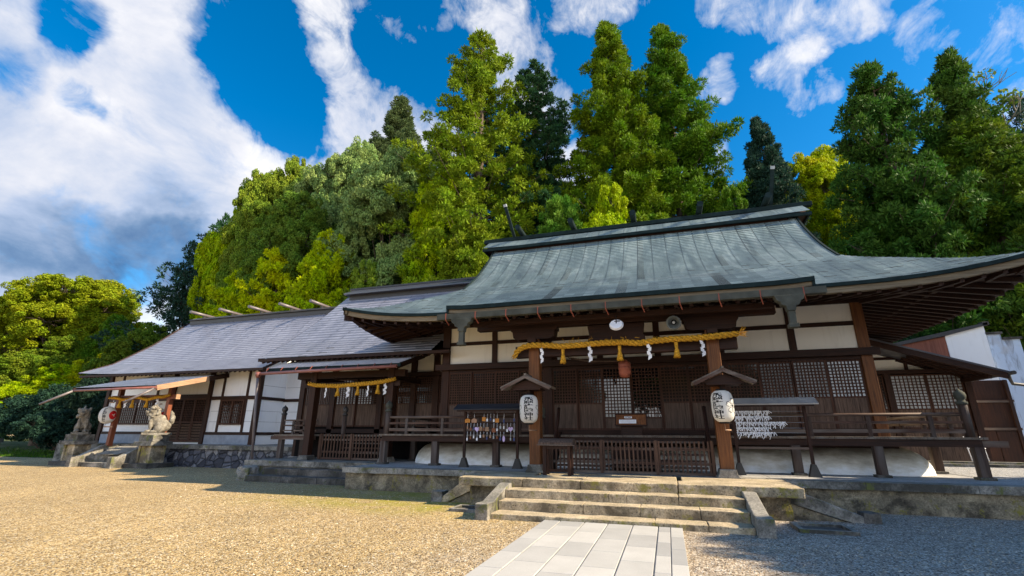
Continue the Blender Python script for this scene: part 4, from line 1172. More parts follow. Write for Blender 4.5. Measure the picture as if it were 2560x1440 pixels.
for a, b, p in ((8.17,8.90,'glass'),(9.14,10.38,'pane_pale'),(10.40,11.60,'pane_pale')):
    leaf(a, b, 2.72, 8 if b-a > 1 else 7, 11, N_, 24.0, p, .12)
mb = MB(); mb.box(8.0, AXX, 23.95, 24.15, 1.9, 2.04); mb.build('sill', M['wood_x'], N_)
mb = MB(); mb.box(8.0, AXX-.1, 24.0, 24.1, .8, 1.9); mb.build('lower_boarding', M['board'], N_)
mb = MB(); mb.box(AXX-.05, AXX+.05, 24.1, 31, .7, 4.2); mb.build('side_wall', M['plaster'], N_)
mb = MB(); mb.box(8.3, 12.3, 22.9, 23.2, .7, .86); mb.box(8.3, 12.6, 22.3, 22.55, .7, .80); mb.build('stone_kerb', M['granite'], N_)

# downpipe on the white wall
P_ = empty('downpipe', (12.2, 22.3, .7), 'dark metal downpipe bending down from the annex eave', 'pipe')
mb = MB(); mb.tube([(12.08,22.05,3.95),(12.1,22.1,3.78),(12.25,22.3,3.62),(12.9,22.35,3.52),(13.05,22.35,3.35),(13.05,22.35,.72)], .055, 10); mb.build('pipe', M['iron'], P_)
mb = MB(); mb.tube([(12.12,21.8,3.98),(12.12,29,3.98)], .07, 10); mb.build('gutter', M['iron'], P_)

# storehouse at the far right: sloping parapet, stepped end wall
SH = empty('storehouse', (13, 27, .7), 'tall pale storehouse wall with sloping top behind the annex roof', 'storehouse')
mb = MB(); mb.prism([(12.85,.5),(12.85,6.27),(14.40,6.70),(14.40,.5)], 'y', 27.0, 34); mb.build('plaster_wall', M['plaster_cool'], SH)
mb = MB(); mb.prism([(9.5,.5),(9.5,5.65),(12.845,6.25),(12.845,.5)], 'y', 27.02, 34); mb.build('boarded_wall', m_wood('red_brown_boarding', (.16,.05,.03), (.30,.11,.07), 'z', .7), SH)
mb = MB(); mb.prism([(9.3,5.60),(9.3,5.72),(14.5,6.80),(14.5,6.68),(12.85,6.27)], 'y', 26.85, 34.1); mb.build('roof_edge', M['iron'], SH)
mb = MB(); mb.box(14.32, 14.56, 26.85, 27.2, 6.68, 6.84); mb.build('coping_end', M['granite_dark'], SH)
SW = empty('stepped_wall', (15.5, 27.2, .7), 'bluish white plastered wall with stepped top and dark weather stains at the right edge', 'wall')
t = NT('stained_white_plaster'); w_ = t.worldmap((3, 3, .6)); nn = t.noise(w_, 1.3, 6, .7, .5); n2_ = t.noise(t.worldmap(), 1.1, 5, .6)
cc = t.mix(t.ramp(nn, [(.50, 0), (.66, .85)]), (.52,.62,.76), (.15,.16,.20)); cc = t.mix(t.ramp(n2_, [(.55, 0), (.7, .5)]), cc, (.40,.36,.33))
t.bump(t.noise(t.worldmap(), 14, 5, .7), .4, .02); M['stained'] = t.fin(cc, .85, .2)
mb = MB(); mb.box(14.42, 14.98, 27.1, 27.6, .5, 6.26); mb.box(14.98, 15.62, 27.1, 27.6, .5, 6.0); mb.box(15.62, 17.2, 27.1, 27.6, .5, 5.1); mb.build('wall', M['stained'], SW)
mb = MB(); mb.box(14.38, 15.02, 27.0, 27.7, 6.26, 6.36); mb.box(14.99, 15.68, 27.0, 27.7, 6.0, 6.1); mb.box(15.66, 17.3, 27.0, 27.7, 5.1, 5.2); mb.build('coping', M['granite_dark'], SW)
# wooden store box in front of it
WB = empty('wooden_shed', (12.6, 25, .7), 'dark boarded lean-to shed beside the annex, with panelled doors', 'shed')
mb = MB(); mb.box(11.85, 13.55, 25.0, 26.9, .7, 4.0); mb.build('wall', M['wood_z'], WB)
for z in (2.05, 3.15):
    mb = MB(); mb.box(11.85, 13.58, 24.93, 24.999, z-.05, z+.05); mb.build('batten', M['grey_x'], WB)
mb = MB(); mb.box(13.4, 13.52, 24.9, 24.995, .7, 4.0); mb.build('corner_post', M['wood_z'], WB)
mb = MB(); mb.box(11.9, 12.7, 24.95, 24.999, .75, 1.95); mb.box(12.72, 13.38, 24.94, 24.998, .75, 1.95); mb.build('door', M['wood_z'], WB)
gb = MB(); gb.box(7.95, 40, 16.76, 60, .60, .702) ; gg = gb.build('raised_gravel_bed', M['gravel_white']); setp(gg, 'pale gravel bed behind the terrace at the right', 'ground', kind='structure')
# white folded tables leaning behind the corner
FT = empty('folding_rack', (11.3, 23.4, .86), 'white tube rack leaning in the dark below the annex corner', 'rack')
mb = MB()
for i in range(4): x = 10.9+i*.17; mb.tube([(x,23.3,.87),(x+.05,23.6,1.75)], .018, 8)
mb.tube([(10.9,23.45,1.32),(11.48,23.45,1.32)], .016, 8); mb.build('tube_frame', M['paper'], FT)

# ================================================================ sacred ropes
def twisted(mb, pts, r, turns_per_m=2.2, n=9, strands=3):
    P = [Vector(p) for p in pts]
    # resample
    L = [0]
    for a, b in zip(P[:-1], P[1:]): L.append(L[-1]+(b-a).length)
    tot = L[-1]; m = int(tot*18)
    def at(s):
        for i in range(len(P)-1):
            if s <= L[i+1] or i == len(P)-2:
                k = (s-L[i])/(L[i+1]-L[i]); return P[i].lerp(P[i+1], k)
    for st in range(strands):
        q = []; rad = []
        for i in range(m+1):
            s = tot*i/m; c = at(s); d = (at(min(tot, s+.05))-at(max(0, s-.05))).normalized()
            x = d.cross(Vector((0,1,0))).normalized(); y = d.cross(x)
            a = 2*PI*(s*turns_per_m+st/strands)
            q.append(c+x*math.cos(a)*r*.60+y*math.sin(a)*r*.60)
            e = min(s, tot-s); rad.append(r*.50*(.7+.3*min(1, e/.4)))
        mb.tube(q, rad, n)
def spiky(mb, c, n, L, seed, dirv=(1,0,.3), spread=.6):
    r = random.Random(seed)
    for i in range(n):
        d = Vector(dirv)+Vector((r.uniform(-1,1), r.uniform(-1,1), r.uniform(-1,1)))*spread
        d.normalize(); p = Vector(c)+Vector((r.uniform(-1,1), r.uniform(-1,1), r.uniform(-1,1)))*.05
        mb.bar(p, p+d*L*r.uniform(.5,1), .008, .008)
def tassel(x, y, z, parent, h=.42, r=.11):
    mb = MB(); mb.lathe(x, y, [(r*.45,z),(r*.55,z-.03*h/.42),(r*.50,z-.14*h/.42),(r*.42,z-.17*h/.42),(r*.7,z-.24*h/.42),(r*1.0,z-h)], 14)
    rr = random.Random(int(x*100))
    for i in range(40):
        a = rr.uniform(0, 2*PI); q = rr.uniform(.5, 1.05)
        mb.bar((x+math.cos(a)*r*.45, y+math.sin(a)*r*.45, z-.18*h/.42), (x+math.cos(a)*r*q, y+math.sin(a)*r*q, z-h*rr.uniform(.95,1.08)), .012, .012)
    mb.build('tassel', M['rope'], parent)
def streamer(x, y, z, parent, h=.45, w=.10, tw=0.3):
    """zigzag of folded white paper, each leaf hanging from the lower corner of the one above"""
    mb = MB(); c_, s_ = math.cos(tw), math.sin(tw)
    def q(pts):
        v = [(x+u*c_, y+u*s_-dy, z+zz_) for u, dy, zz_ in pts]
        v2 = [(a, b+.003, c) for a, b, c in v]
        mb.add(v+v2, [(0,1,2,3),(7,6,5,4),(0,4,5,1),(1,5,6,2),(2,6,7,3),(3,7,4,0)])
    n = 4; s = h/(n*.82+.35)
    q([(-.012,0,.02),(.012,0,.02),(.012,0,-s*.4),(-.012,0,-s*.4)])
    u0 = -w*.5
    for i in range(n):
        sg = 1 if i % 2 == 0 else -1; z0 = -s*.3-i*s*.80; dy = .012*i
        a, b = (-w*.62, w*.30) if sg > 0 else (-w*.30, w*.62)
        lo = .22*s*sg
        q([(a,dy,z0+lo),(b,dy,z0-lo),(b+.01*sg,dy+.012,z0-lo-s*.86),(a+.01*sg,dy+.012,z0+lo-s*.86)])
    mb.build('paper_streamer', M['paper'], parent)
def rope_thing(pts, r, tas, strm, label, ends=True, th=.42, sh=.45, tr=.095, turns=2.2):
    p0 = pts[len(pts)//2]
    T = empty('sacred_rope', p0, label, 'rope')
    mb = MB(); twisted(mb, pts, r, turns)
    if ends:
        spiky(mb, pts[-1], 26, .28, 1, (1,-.2,.1), .7); spiky(mb, pts[0], 12, .12, 2, (-.7,0,-.6), .5)
    mb.build('twisted_rope', M['rope'], T)
    if ends:
        mb = MB()
        rr = random.Random(12)
        for i in range(16):
            k = rr.random(); x = pts[0][0]+(pts[-1][0]-pts[0][0])*(.25+.4*k)
            spiky(mb, (x, 14.05, 4.47), 2, .14, i+40, (rr.uniform(-1,1),0,.35), .3)
        mb.build('loose_straw', M['rope'], T)
    for a in tas: tassel(*a, T, th, tr)
    for i, a in enumerate(strm): streamer(*a, T, sh*1.05, .12, .5 if i % 2 else -.4)
    return T
RP = [(-4.40,14.12,4.08),(-4.32,14.08,4.24),(-4.12,14.05,4.37),(-3.8,14.02,4.42),(-3.3,14.04,4.39),(-2.9,14.05,4.34),(-2.3,14.05,4.36),(-1.6,14.04,4.38),(-1.0,14.04,4.37),(-.6,14.04,4.32),(-.2,14.04,4.36),(.3,14.03,4.39),(.9,14.02,4.38),(1.45,14.0,4.40),(1.8,14.05,4.43),(2.1,14.08,4.46)]
rope_thing(RP, .088, [(-2.83,14.02,4.25),(-1.14,14.02,4.27),(.44,14.02,4.29)], [(-3.48,14.0,4.32),(-2.0,14.0,4.30),(-.31,14.0,4.30),(1.13,14.0,4.33)],
           'thick golden straw rope with three tassels hung across the main porch beam')
rope_thing([(-14.6,16.98,3.80),(-14.2,16.95,3.72),(-13.6,16.95,3.68),(-13.0,16.95,3.66),(-12.3,16.95,3.70),(-11.5,16.95,3.73),(-10.9,16.95,3.78),(-10.35,16.98,3.88)], .09,
           [(-13.03,16.93,3.60),(-12.05,16.93,3.62),(-11.1,16.93,3.66)], [(-13.6,16.92,3.62),(-12.5,16.92,3.62),(-11.55,16.92,3.64),(-10.75,16.92,3.70)],
           'thinner straw rope with small tassels across the connecting hall porch', False, .36, .42, .10, 2.6)
rope_thing([(-30.4,19.38,3.62)]+[(-30.4+.35*i, 19.36, 3.56+.07*math.sin(i*1.25)) for i in range(1, 13)]+[(-25.75,19.38,3.72)], .085,
           [(-29.4,19.34,3.48),(-28.4,19.34,3.48),(-27.3,19.34,3.48)], [(-29.9,19.33,3.5),(-28.9,19.33,3.5),(-27.8,19.33,3.5),(-26.5,19.33,3.5)],
           'wavy straw rope tied to the red brown posts of the side hall canopy', False, .42, .42, .11, 2.4)

# ================================================================ bell, lamp, loudspeaker
T = empty('hanging_bell', (-1.12, 15.2, 3.6), 'round reddish copper bell hanging behind the rope over the doors', 'bell', )
mb = MB(); z = 3.93; r = .19
mb.lathe(-1.12, 15.2, [(.05,z+.10),(.10,z+.06),(.19,z),(r,z-.10),(r,z-.15),(r*1.06,z-.16),(r*1.06,z-.20),(r,z-.21),(r*1.0,z-.33),(r*.8,z-.43),(.05,z-.47)], 24)
mb.build('bell_body', m_flat('bell_copper', (.34,.10,.06), .5, .4, .2, .15, 6), T)
mb = MB(); mb.tube([(-1.12,15.2,4.05),(-1.12,15.2,4.95)], .02, 8); mb.build('hanger', M['iron'], T)
mb = MB(); twisted(mb, [(-2.9,15.2,4.16),(-2.2,15.2,4.02),(-1.3,15.2,3.99)], .03, 4); mb.build('bell_cord', M['grey_x'], T)
T = empty('floodlight', (-1.12, 13.2, 4.75), 'round white saucer lamp under the middle of the porch gutter', 'lamp')
mb = MB(); mb.tube([(-1.12,13.2,4.72),(-1.12,13.16,4.745)], [.19,.16], 24); mb.tube([(-1.12,13.22,4.71),(-1.12,13.2,4.722)], .195, 24); mb.build('reflector', M['paper'], T)
mb = MB(); mb.tube([(-1.12,13.2,4.70),(-1.12,13.2,4.60)], [.035,.045], 12); mb.build('bulb', M['pane_pale'], T)
mb = MB(); mb.tube([(-1.12,13.17,4.75),(-1.12,13.3,5.02)], .015, 8); mb.box(-1.17,-1.02,13.2,13.3,4.76,4.84); mb.build('arm', M['iron'], T)
T = empty('loudspeaker', (.35, 13.9, 4.75), 'grey horn loudspeaker fixed under the porch eave above the rope', 'loudspeaker')
c = Vector((.42, 13.75, 4.80)); d = (Vector((.1, 10, 3.6))-c).normalized()
mb = MB(); mb.tube([c+d*.02, c-d*.04, c-d*.14, c-d*.22], [.20,.17,.08,.06], 28, False); mb.tube([c+d*.03, c+d*.015, c+d*.0], [.165,.205,.20], 28, False); mb.build('horn', m_flat('speaker_grey', (.16,.18,.18), .5, .4), T)
mb = MB(); mb.tube([c-d*.16, c-d*.17], [.14,.14], 20); mb.build('inner_dark', M['black'], T)
mb = MB(); mb.tube([c-d*.12, c+d*.0], [.045,.035], 14); mb.build('centre_plug', M['pane_pale'], T)
mb = MB(); mb.tube([c-d*.2, c-d*.34], .07, 14); mb.tube([c-d*.28, c-d*.28+Vector((0,0,.25))], .02, 8); mb.build('driver_unit', M['iron'], T)

# ================================================================ text on curved or flat surfaces
def text_mesh(body, width, height, line=1.0, narrow=None, res=3):
    cu = D.curves.new('txt', 'FONT'); cu.body = body; cu.align_x = 'CENTER'; cu.space_line = line; cu.resolution_u = res; cu.offset = .018
    o = D.objects.new('txt', cu); COL.objects.link(o)
    dg = bpy.context.evaluated_depsgraph_get(); dg.update()
    me = D.meshes.new_from_object(o.evaluated_get(dg))
    D.objects.remove(o); D.curves.remove(cu)
    co = np.zeros(len(me.vertices)*3); me.vertices.foreach_get('co', co); co = co.reshape(-1, 3)
    mn = co.min(0); mx = co.max(0)
    co[:,0] = (co[:,0]-(mn[0]+mx[0])/2)/(mx[0]-mn[0])*width
    co[:,1] = (co[:,1]-(mn[1]+mx[1])/2)/(mx[1]-mn[1])*height
    return me, co
LP = [(0.06,.405),(.12,.40),(.18,.375),(.235,.32),(.262,.24),(.272,.14),(.274,0),(.270,-.14),(.258,-.24),(.23,-.32),(.175,-.375),(.12,-.40),(.06,-.405)]
def lrad(z, sc=1):
    zz_ = z/sc
    for (r0, z0), (r1, z1) in zip(LP[:-1], LP[1:]):
        if z0 >= zz_ >= z1:
            return (r0+(r1-r0)*(z0-zz_)/(z0-z1))*sc
    return .1*sc
def wrap(me, co, ang, sc, off, name, mat, parent, x0=0, fat=1.0):
    """lay flat mesh (x right, y up) on the lantern around azimuth ang (radians, direction the drawing faces)"""
    V = []
    for x, y, _ in co:
        z = y; r = lrad(z, sc)*fat+off; a = ang + (x+x0)/(.27*sc*fat)
        V.append((r*math.cos(a), r*math.sin(a), z))
    me.vertices.foreach_set('co', [c for v in V for c in v]); me.materials.clear(); me.materials.append(mat)
    me.update(); me.name = name
    return obj_from(name, me, parent)
def outline_mesh(polys, wd):
    """flat ribbons along closed or open polylines"""
    V = []; F = []
    for poly in polys:
        for (x0, y0), (x1, y1) in zip(poly[:-1], poly[1:]):
            L = math.hypot(x1-x0, y1-y0)
            if L < 1e-6: continue
            nx_, ny_ = -(y1-y0)/L*wd/2, (x1-x0)/L*wd/2; ex, ey = (x1-x0)/L*wd*.3, (y1-y0)/L*wd*.3
            b = len(V); V += [(x0-ex+nx_, y0-ey+ny_, 0), (x1+ex+nx_, y1+ey+ny_, 0), (x1+ex-nx_, y1+ey-ny_, 0), (x0-ex-nx_, y0-ey-ny_, 0)]; F.append((b, b+1, b+2, b+3))
    me = D.meshes.new('o'); me.from_pydata(V, [], F)
    return me, np.array(V)
def blossom(R_, cx=0, cy=0):
    out = []
    for k in range(5):
        a = PI/2+2*PI*k/5
        pts = []
        for u, v in ((.16,0),(.35,.16),(.6,.29),(.82,.27),(.98,.13),(.86,0),(.98,-.13),(.82,-.27),(.6,-.29),(.35,-.16),(.16,0)):
            pts.append((cx+R_*(u*math.cos(a)-v*math.sin(a)), cy+R_*(u*math.sin(a)+v*math.cos(a))))
        out.append(pts)
    n = 10
    for k in range(3): out.append([(cx+R_*.05*(k+1)/1.5*math.cos(2*PI*i/n), cy+R_*.05*(k+1)/1.5*math.sin(2*PI*i/n)) for i in range(n+1)])
    return out
def densify(me):
    bm = bmesh.new(); bm.from_mesh(me)
    bmesh.ops.triangulate(bm, faces=bm.faces)
    for _ in range(2):
        es = [e for e in bm.edges if e.calc_length() > .07]
        if es: bmesh.ops.subdivide_edges(bm, edges=es, cuts=1); bmesh.ops.triangulate(bm, faces=bm.faces)
    bm.to_mesh(me); bm.free()
    co = np.zeros(len(me.vertices)*3); me.vertices.foreach_get('co', co); return me, co.reshape(-1, 3)
t = NT('lantern_paper'); w_ = t.map((1,1,1)); wv = t.new('ShaderNodeTexWave'); wv.bands_direction = 'Z'; t.link(w_, wv.inputs[0]); wv.inputs['Scale'].default_value = 16
t.bump(wv.outputs['Fac'], .35, .006)
trn = t.new('ShaderNodeBsdfTranslucent'); trn.inputs[0].default_value = (.8,.75,.65,1)
M['lantern'] = t.fin((.84,.83,.80), .6, .3); mx = t.new('ShaderNodeMixShader'); mx.inputs[0].default_value = .3
t.link(t.b.outputs[0], mx.inputs[1]); t.link(trn.outputs[0], mx.inputs[2]); t.link(mx.outputs[0], t.out.inputs[0])
NAME = '飛\n騨\n護\n國\n神\n社'
def lantern(x, y, z, ang, label, fl_off, sc=1.0):
    T = empty('paper_lantern', (x, y, z), label, 'lantern', 'pair of paper lanterns on the main porch posts')
    mb = MB(); mb.lathe(0, 0, [(r*sc, h*sc) for r, h in LP], 32); mb.build('lantern_shade', M['lantern'], T, local=True)
    for s in (1, -1):
        mb = MB(); mb.lathe(0, 0, [(.11*sc,.395*s*sc),(.125*sc,.40*s*sc),(.125*sc,.435*s*sc),(.10*sc,.44*s*sc)], 24); mb.build('ring', M['black'], T, local=True)
    me, co = text_mesh(NAME, .30*sc, .66*sc, .92)
    me.vertices.foreach_set('co', co.ravel()); me, co = densify(me)
    wrap(me, co, ang, sc, .003, 'lettering', M['black'], T)
    for q in (fl_off, -fl_off*1.0):
        me, co = outline_mesh(blossom(.20*sc), .010)
        wrap(me, co, ang, sc, .004, 'blossom_emblem', M['black'], T, q*sc)
    mb = MB(); mb.tube([(0,0,.43*sc),(0,0,.43*sc+.30)], .008, 6); mb.build('hanging_wire', M['iron'], T, local=True)
    mb = MB(); mb.tube([(0,0,-.43*sc),(0,0,-.60*sc)], .008, 6); mb.tube([(.0,0,-.60*sc),(.16,.25,-.60*sc)], .018, 8); mb.build('holding_bar', M['fresh'], T, local=True)
lantern(-3.845, 13.78, 2.48, math.atan2(-13.78, 3.845)-.05, 'white paper lantern with black lettering hanging on the left porch post', .42)
lantern(1.43, 13.78, 2.50, math.atan2(-13.78, -1.43)-.45, 'white paper lantern with a blossom emblem toward its right, hanging on the right porch post', .40)
def lroof(x, y, z, label):
    T = empty('lantern_roof', (x, y, z), label, 'small roof', 'little gabled roofs above the paper lanterns')
    for s in (-1, 1):
        mb = MB(); mb.prism([(x,z+.26),(x,z+.31),(x+s*.78,z-.04),(x+s*.76,z-.10)], 'y', y-.34, y+.30); mb.build('roof_board', M['grey_y'], T)
        mb = MB(); mb.prism([(x,z+.20),(x,z+.285),(x+s*.75,z-.07),(x+s*.72,z-.145)], 'y', y-.37, y-.342); mb.build('bargeboard', M['fascia'] if False else M['grey_x'], T)
    mb = MB(); mb.box(x-.03, x+.03, y-.38, y+.32, z+.285, z+.34); mb.build('ridge_cap', M['grey_y'], T)
    mb = MB(); mb.prism([(x-.5,z-.08),(x+.5,z-.08),(x+.42,z-.01),(x+.1,z+.13),(x-.1,z+.13),(x-.42,z-.01)], 'y', y-.2, y-.14); mb.prism([(x-.42,z-.12),(x+.42,z-.12),(x+.42,z-.08),(x-.42,z-.08)], 'y', y-.22, y+.42)
    mb.build('tie_board', M['wood_x'], T)
    mb = MB(); mb.box(x-.05, x+.05, y-.0, y+.44, z-.22, z-.12); mb.build('bracket_arm', M['wood_y'], T)
lroof(-3.86, 13.78, 3.14, 'small weathered gabled roof above the left paper lantern'); lroof(1.50, 13.78, 3.16, 'small weathered gabled roof above the right paper lantern')
# round lanterns of the side hall
def tomoe_lantern(x, y, z, ang, label):
    T = empty('round_lantern', (x, y, z), label, 'lantern', 'round lanterns of the side hall')
    mb = MB(); prof_ = [(.06,.47)]+[(.40*math.cos(a)**.75, .46*math.sin(a)) for a in [R(d) for d in range(78,-79,-12)]]+[(.06,-.47)]
    mb.lathe(0, 0, prof_, 28); mb.build('lantern_shade', M['lantern'], T, local=True)
    def on(pts3, name, mat, x0, off=.004):
        me = D.meshes.new(name); me.from_pydata([(p[0], p[1], 0) for p in pts3[0]], [], pts3[1])
        me, co = densify(me)
        V = []
        for u, v, _ in co:
            sz = max(-1, min(1, v/.46)); r = .40*max(.05, math.cos(math.asin(sz)))**.75+off; a = ang+(u+x0)/.40
            V += [r*math.cos(a), r*math.sin(a), v]
        me.vertices.foreach_set('co', V); me.materials.clear(); me.materials.append(mat); me.update(); return obj_from(name, me, T)
    def comma(a0):
        P = []
        for i in range(25):
            t_ = i/24*PI*1.25; r = .235; P.append((r*math.cos(a0+t_), r*math.sin(a0+t_)))
        Q = []
        for i in range(25):
            t_ = i/24*PI*1.25; r = .235-.19*(1-t_/(PI*1.25))**.7; Q.append((r*math.cos(a0+t_), r*math.sin(a0+t_)))
        V = P+Q; F = [(i, i+1, 25+i+1, 25+i) for i in range(24)]
        b = len(V); hc = (.14*math.cos(a0+.35), .14*math.sin(a0+.35)); V += [hc]+[(hc[0]+.105*math.cos(2*PI*i/16), hc[1]+.105*math.sin(2*PI*i/16)) for i in range(16)]
        F += [(b, b+1+i, b+1+(i+1) % 16) for i in range(16)]
        return V, F
    red = M.setdefault('crimson', m_flat('crimson', (.55,.01,.012), .6, .3, 0, .04))
    for k in range(3): on(comma(PI/2+2*PI*k/3), 'comma_emblem', red, .33, .004+.001*k)
    me, co = text_mesh('護\n國\n神\n社', .19, .72, .9)
    me.vertices.foreach_set('co', co.ravel())
    fs = [list(p.vertices) for p in me.polygons]
    on(([(c[0], c[1]) for c in co], fs), 'lettering', M['black'], -.12)
    mb = MB(); mb.tube([(0,0,.46),(0,0,.68)], .01, 6); mb.tube([(0,0,-.46),(0,0,-.62)], .01, 6); mb.build('hanging_wire', M['iron'], T, local=True)
    mb = MB(); mb.box(-.05, .62 if x < -28 else -.0, -.03, .03, -.66, -.60); mb.box(-.05, .1 if x > -28 else .2, .0, .06, .66, .72); mb.build('holding_bar', M['fresh'], T, local=True)
tomoe_lantern(-30.0, 19.25, 2.66, math.atan2(-19.3, 30.4)-.1, 'round white lantern with red comma emblem left of the canopy post')
tomoe_lantern(-27.85, 20.5, 2.62, math.atan2(-19.3, 26.4)-.1, 'round white lantern mostly hidden behind the right guardian statue')

# ================================================================ low slat fence and stands on the terrace
def slat_fence(x0, x1, y, z0, z1, label, step=.125, pitch_posts=()):
    T = empty('slat_fence', ((x0+x1)/2, y, z0), label, 'fence', 'low slat fences under the porches')
    for z in (z0+.04, z0+.30, z1-.22):
        mb = MB(); mb.box(x0, x1, y-.02, y+.03, z-.035, z+.035); mb.build('rail', M['grey_x'], T)
    mb = MB(); w = .048; mb.box(-w/2, w/2, -.05, -.021, z0+.08, z1)
    n = int((x1-x0)/step); first = None
    for i in range(n+1):
        x = x0+.03+(x1-x0-.06)*i/n
        if first is None:
            mb.v = [(a+x, b+y, c) for a, b, c in mb.v]; first = mb.build('slat', M['slat'], T); fx = x
        else:
            c_ = first.copy(); COL.objects.link(c_); c_.location = (x-fx, 0, random.uniform(-.008,.008)); c_.parent = T
    for x in pitch_posts:
        mb = MB(); mb.box(x-.04, x+.04, y-.06, y+.04, z0, z1+.02); mb.build('post', M['slat'], T)
slat_fence(-3.52, 1.18, 14.72, .70, 1.60, 'long brown slat fence standing between the two main porch posts', .118, (-3.45,-1.9,-.35,1.12))
slat_fence(-14.1, -10.85, 17.5, .72, 1.72, 'dark slat fence under the connecting hall porch', .15, (-14.0,-12.5,-10.9))
# small covered box table
T = empty('offering_stand', (-2.98, 13.6, .7), 'small covered wooden stand with a rounded lid before the left end of the slat fence', 'stand')
mb = MB(); pl = [(13.33+.5*i/8, 1.55+.11*math.sin(PI*i/8)**.7) for i in range(9)]
mb.prism([(13.33,1.50)]+pl+[(13.83,1.50)], 'x', -3.46, -2.50); mb.build('lid', M['board'], T)
mb = MB(); mb.box(-3.5, -2.44, 13.30, 13.86, 1.478, 1.50); mb.build('top_board', M['grey_x'], T)
for x in (-3.30, -2.62):
    for y in (13.42, 13.74):
        mb = MB(); mb.box(x-.045, x+.045, y-.045, y+.045, .703, 1.478); mb.build('leg', M['wood_z'], T)
mb = MB(); mb.box(-3.30, -2.62, 13.40, 13.44, 1.38, 1.46); mb.box(-3.30, -2.62, 13.72, 13.76, .78, .84); mb.build('apron', M['wood_x'], T)
# offering box with a slanted notice board
T = empty('notice_desk', (-1.07, 16.0, 1.75), 'brown wooden notice box with a white sheet at the top of the stairs', 'notice box')
def slant(x, v, d=0):  # v 0 bottom .. 1 top of the slanted face
    return (x, 15.82+.16*v-d*.92, 2.04+.36*v-.0+d*.38)
mb = MB(); a = [slant(-1.56,0), slant(-.60,0), slant(-.60,1), slant(-1.56,1)]
bk_ = [(-1.56,16.12,2.04),(-.60,16.12,2.04),(-.60,16.14,2.42),(-1.56,16.14,2.42)]
mb.add(a+bk_, [(0,1,2,3),(7,6,5,4),(0,4,5,1),(1,5,6,2),(2,6,7,3),(3,7,4,0)]); mb.build('case', M['post'], T)
mb = MB()
for (xa, va), (xb, vb) in (((-1.56,0),(-.60,0)),((-1.56,1),(-.60,1)),((-1.56,0),(-1.56,1)),((-.60,0),(-.60,1))): mb.bar(slant(xa,va,.01), slant(xb,vb,.01), .04, .04, (0,-1,.4))
mb.build('frame', M['wood_x'], T)
def flat(name, mat, xa, xb, va, vb, d):
    mb = MB(); q = [slant(xa,va,d), slant(xb,va,d), slant(xb,vb,d), slant(xa,vb,d)]; q2 = [(p[0], p[1]+.006, p[2]-.003) for p in q]
    mb.add(q+q2, [(0,1,2,3),(7,6,5,4),(0,4,5,1),(1,5,6,2),(2,6,7,3),(3,7,4,0)]); return mb.build(name, mat, T)
flat('sheet', M['paper'], -1.45, -.92, .18, .50, .012); flat('name_plate', M['paper'], -1.28, -1.05, .62, .78, .012)
me, co = text_mesh('参拝順序', .19, .042, 1)
me.vertices.foreach_set('co', [c for x, y, _ in co for c in (Vector(slant(-1.165+x, .70+y/.39, .017))-Vector((-1.07,16.0,1.75)))]); me.materials.clear(); me.materials.append(M['black']); me.name = 'lettering'; obj_from('lettering', me, T)
mb = MB()
for i in range(17): xx = -1.41+i*.028; p = slant(xx,.22,.017); q = slant(xx,.46,.017); mb.bar(p, q, .006, .002, (0,-1,.4))
mb.build('small_print', m_flat('grey_print', (.35,.38,.42), .8, .2), T)
mb = MB(); mb.box(-1.40, -.76, 15.88, 16.12, 1.755, 2.04); mb.build('stand', M['wood_x'], T)
mb = MB(); mb.box(-1.7, -.3, 15.3, 15.72, .70, 1.42) ; mb.build('coin_chest', M['wood_x'], T)

# ================================================================ racks
def rack_roof(T, x0, x1, y, z, mat):
    mb = MB(); mb.prism([(y-.36,z-.09),(y-.02,z+.09),(y+.02,z+.09),(y+.34,z-.08),(y+.33,z-.11),(y,z+.05),(y-.35,z-.125)], 'x', x0, x1); mb.build('rack_roof', mat, T)
    mb = MB(); mb.box(x0+.1, x1-.1, y-.30, y-.24, z-.17, z-.10); mb.build('eave_bar', M['wood_x'], T)
t = NT('blue_black_sheet'); M['dark_sheet'] = t.fin((.018,.025,.038), .5, .4)
M['pale_sheet'] = m_flat('pale_metal_sheet', (.40,.37,.34), .45, .5)
T = empty('plaque_rack', (-5.78, 15.6, .7), 'dark roofed wooden rack hung with small wishing plaques left of the porch', 'rack')
yr = 15.55
rack_roof(T, -6.92, -4.55, yr, 2.66, M['dark_sheet'])
for x in (-6.62, -4.74):
    mb = MB(); mb.box(x-.04, x+.04, yr-.04, yr+.04, .70, 2.6); mb.build('rack_post', M['wood_z'], T)
    mb = MB(); mb.prism([(x-.16,.698),(x+.16,.698),(x+.05,1.0),(x-.05,1.0)], 'y', yr-.09, yr+.09); mb.build('foot', M['iron'], T)
RZ = (2.42, 2.12, 1.84)
for z in RZ+(1.60,):
    mb = MB(); mb.box(-6.58, -4.78, yr-.02, yr+.03, z-.03, z+.03); mb.build('rack_bar', M['wood_x'], T)
ema_mats = [M['fresh'], m_flat('plain_plaque', (.42,.24,.15), .7, .3), m_flat('brown_plaque', (.28,.10,.045), .7, .3), m_flat('orange_plaque', (.55,.22,.04), .7, .3)]
lilac = m_flat('lilac_plaque', (.62,.48,.74), .6, .3); bluep = m_flat('blue_charm', (.05,.07,.20), .5, .3)
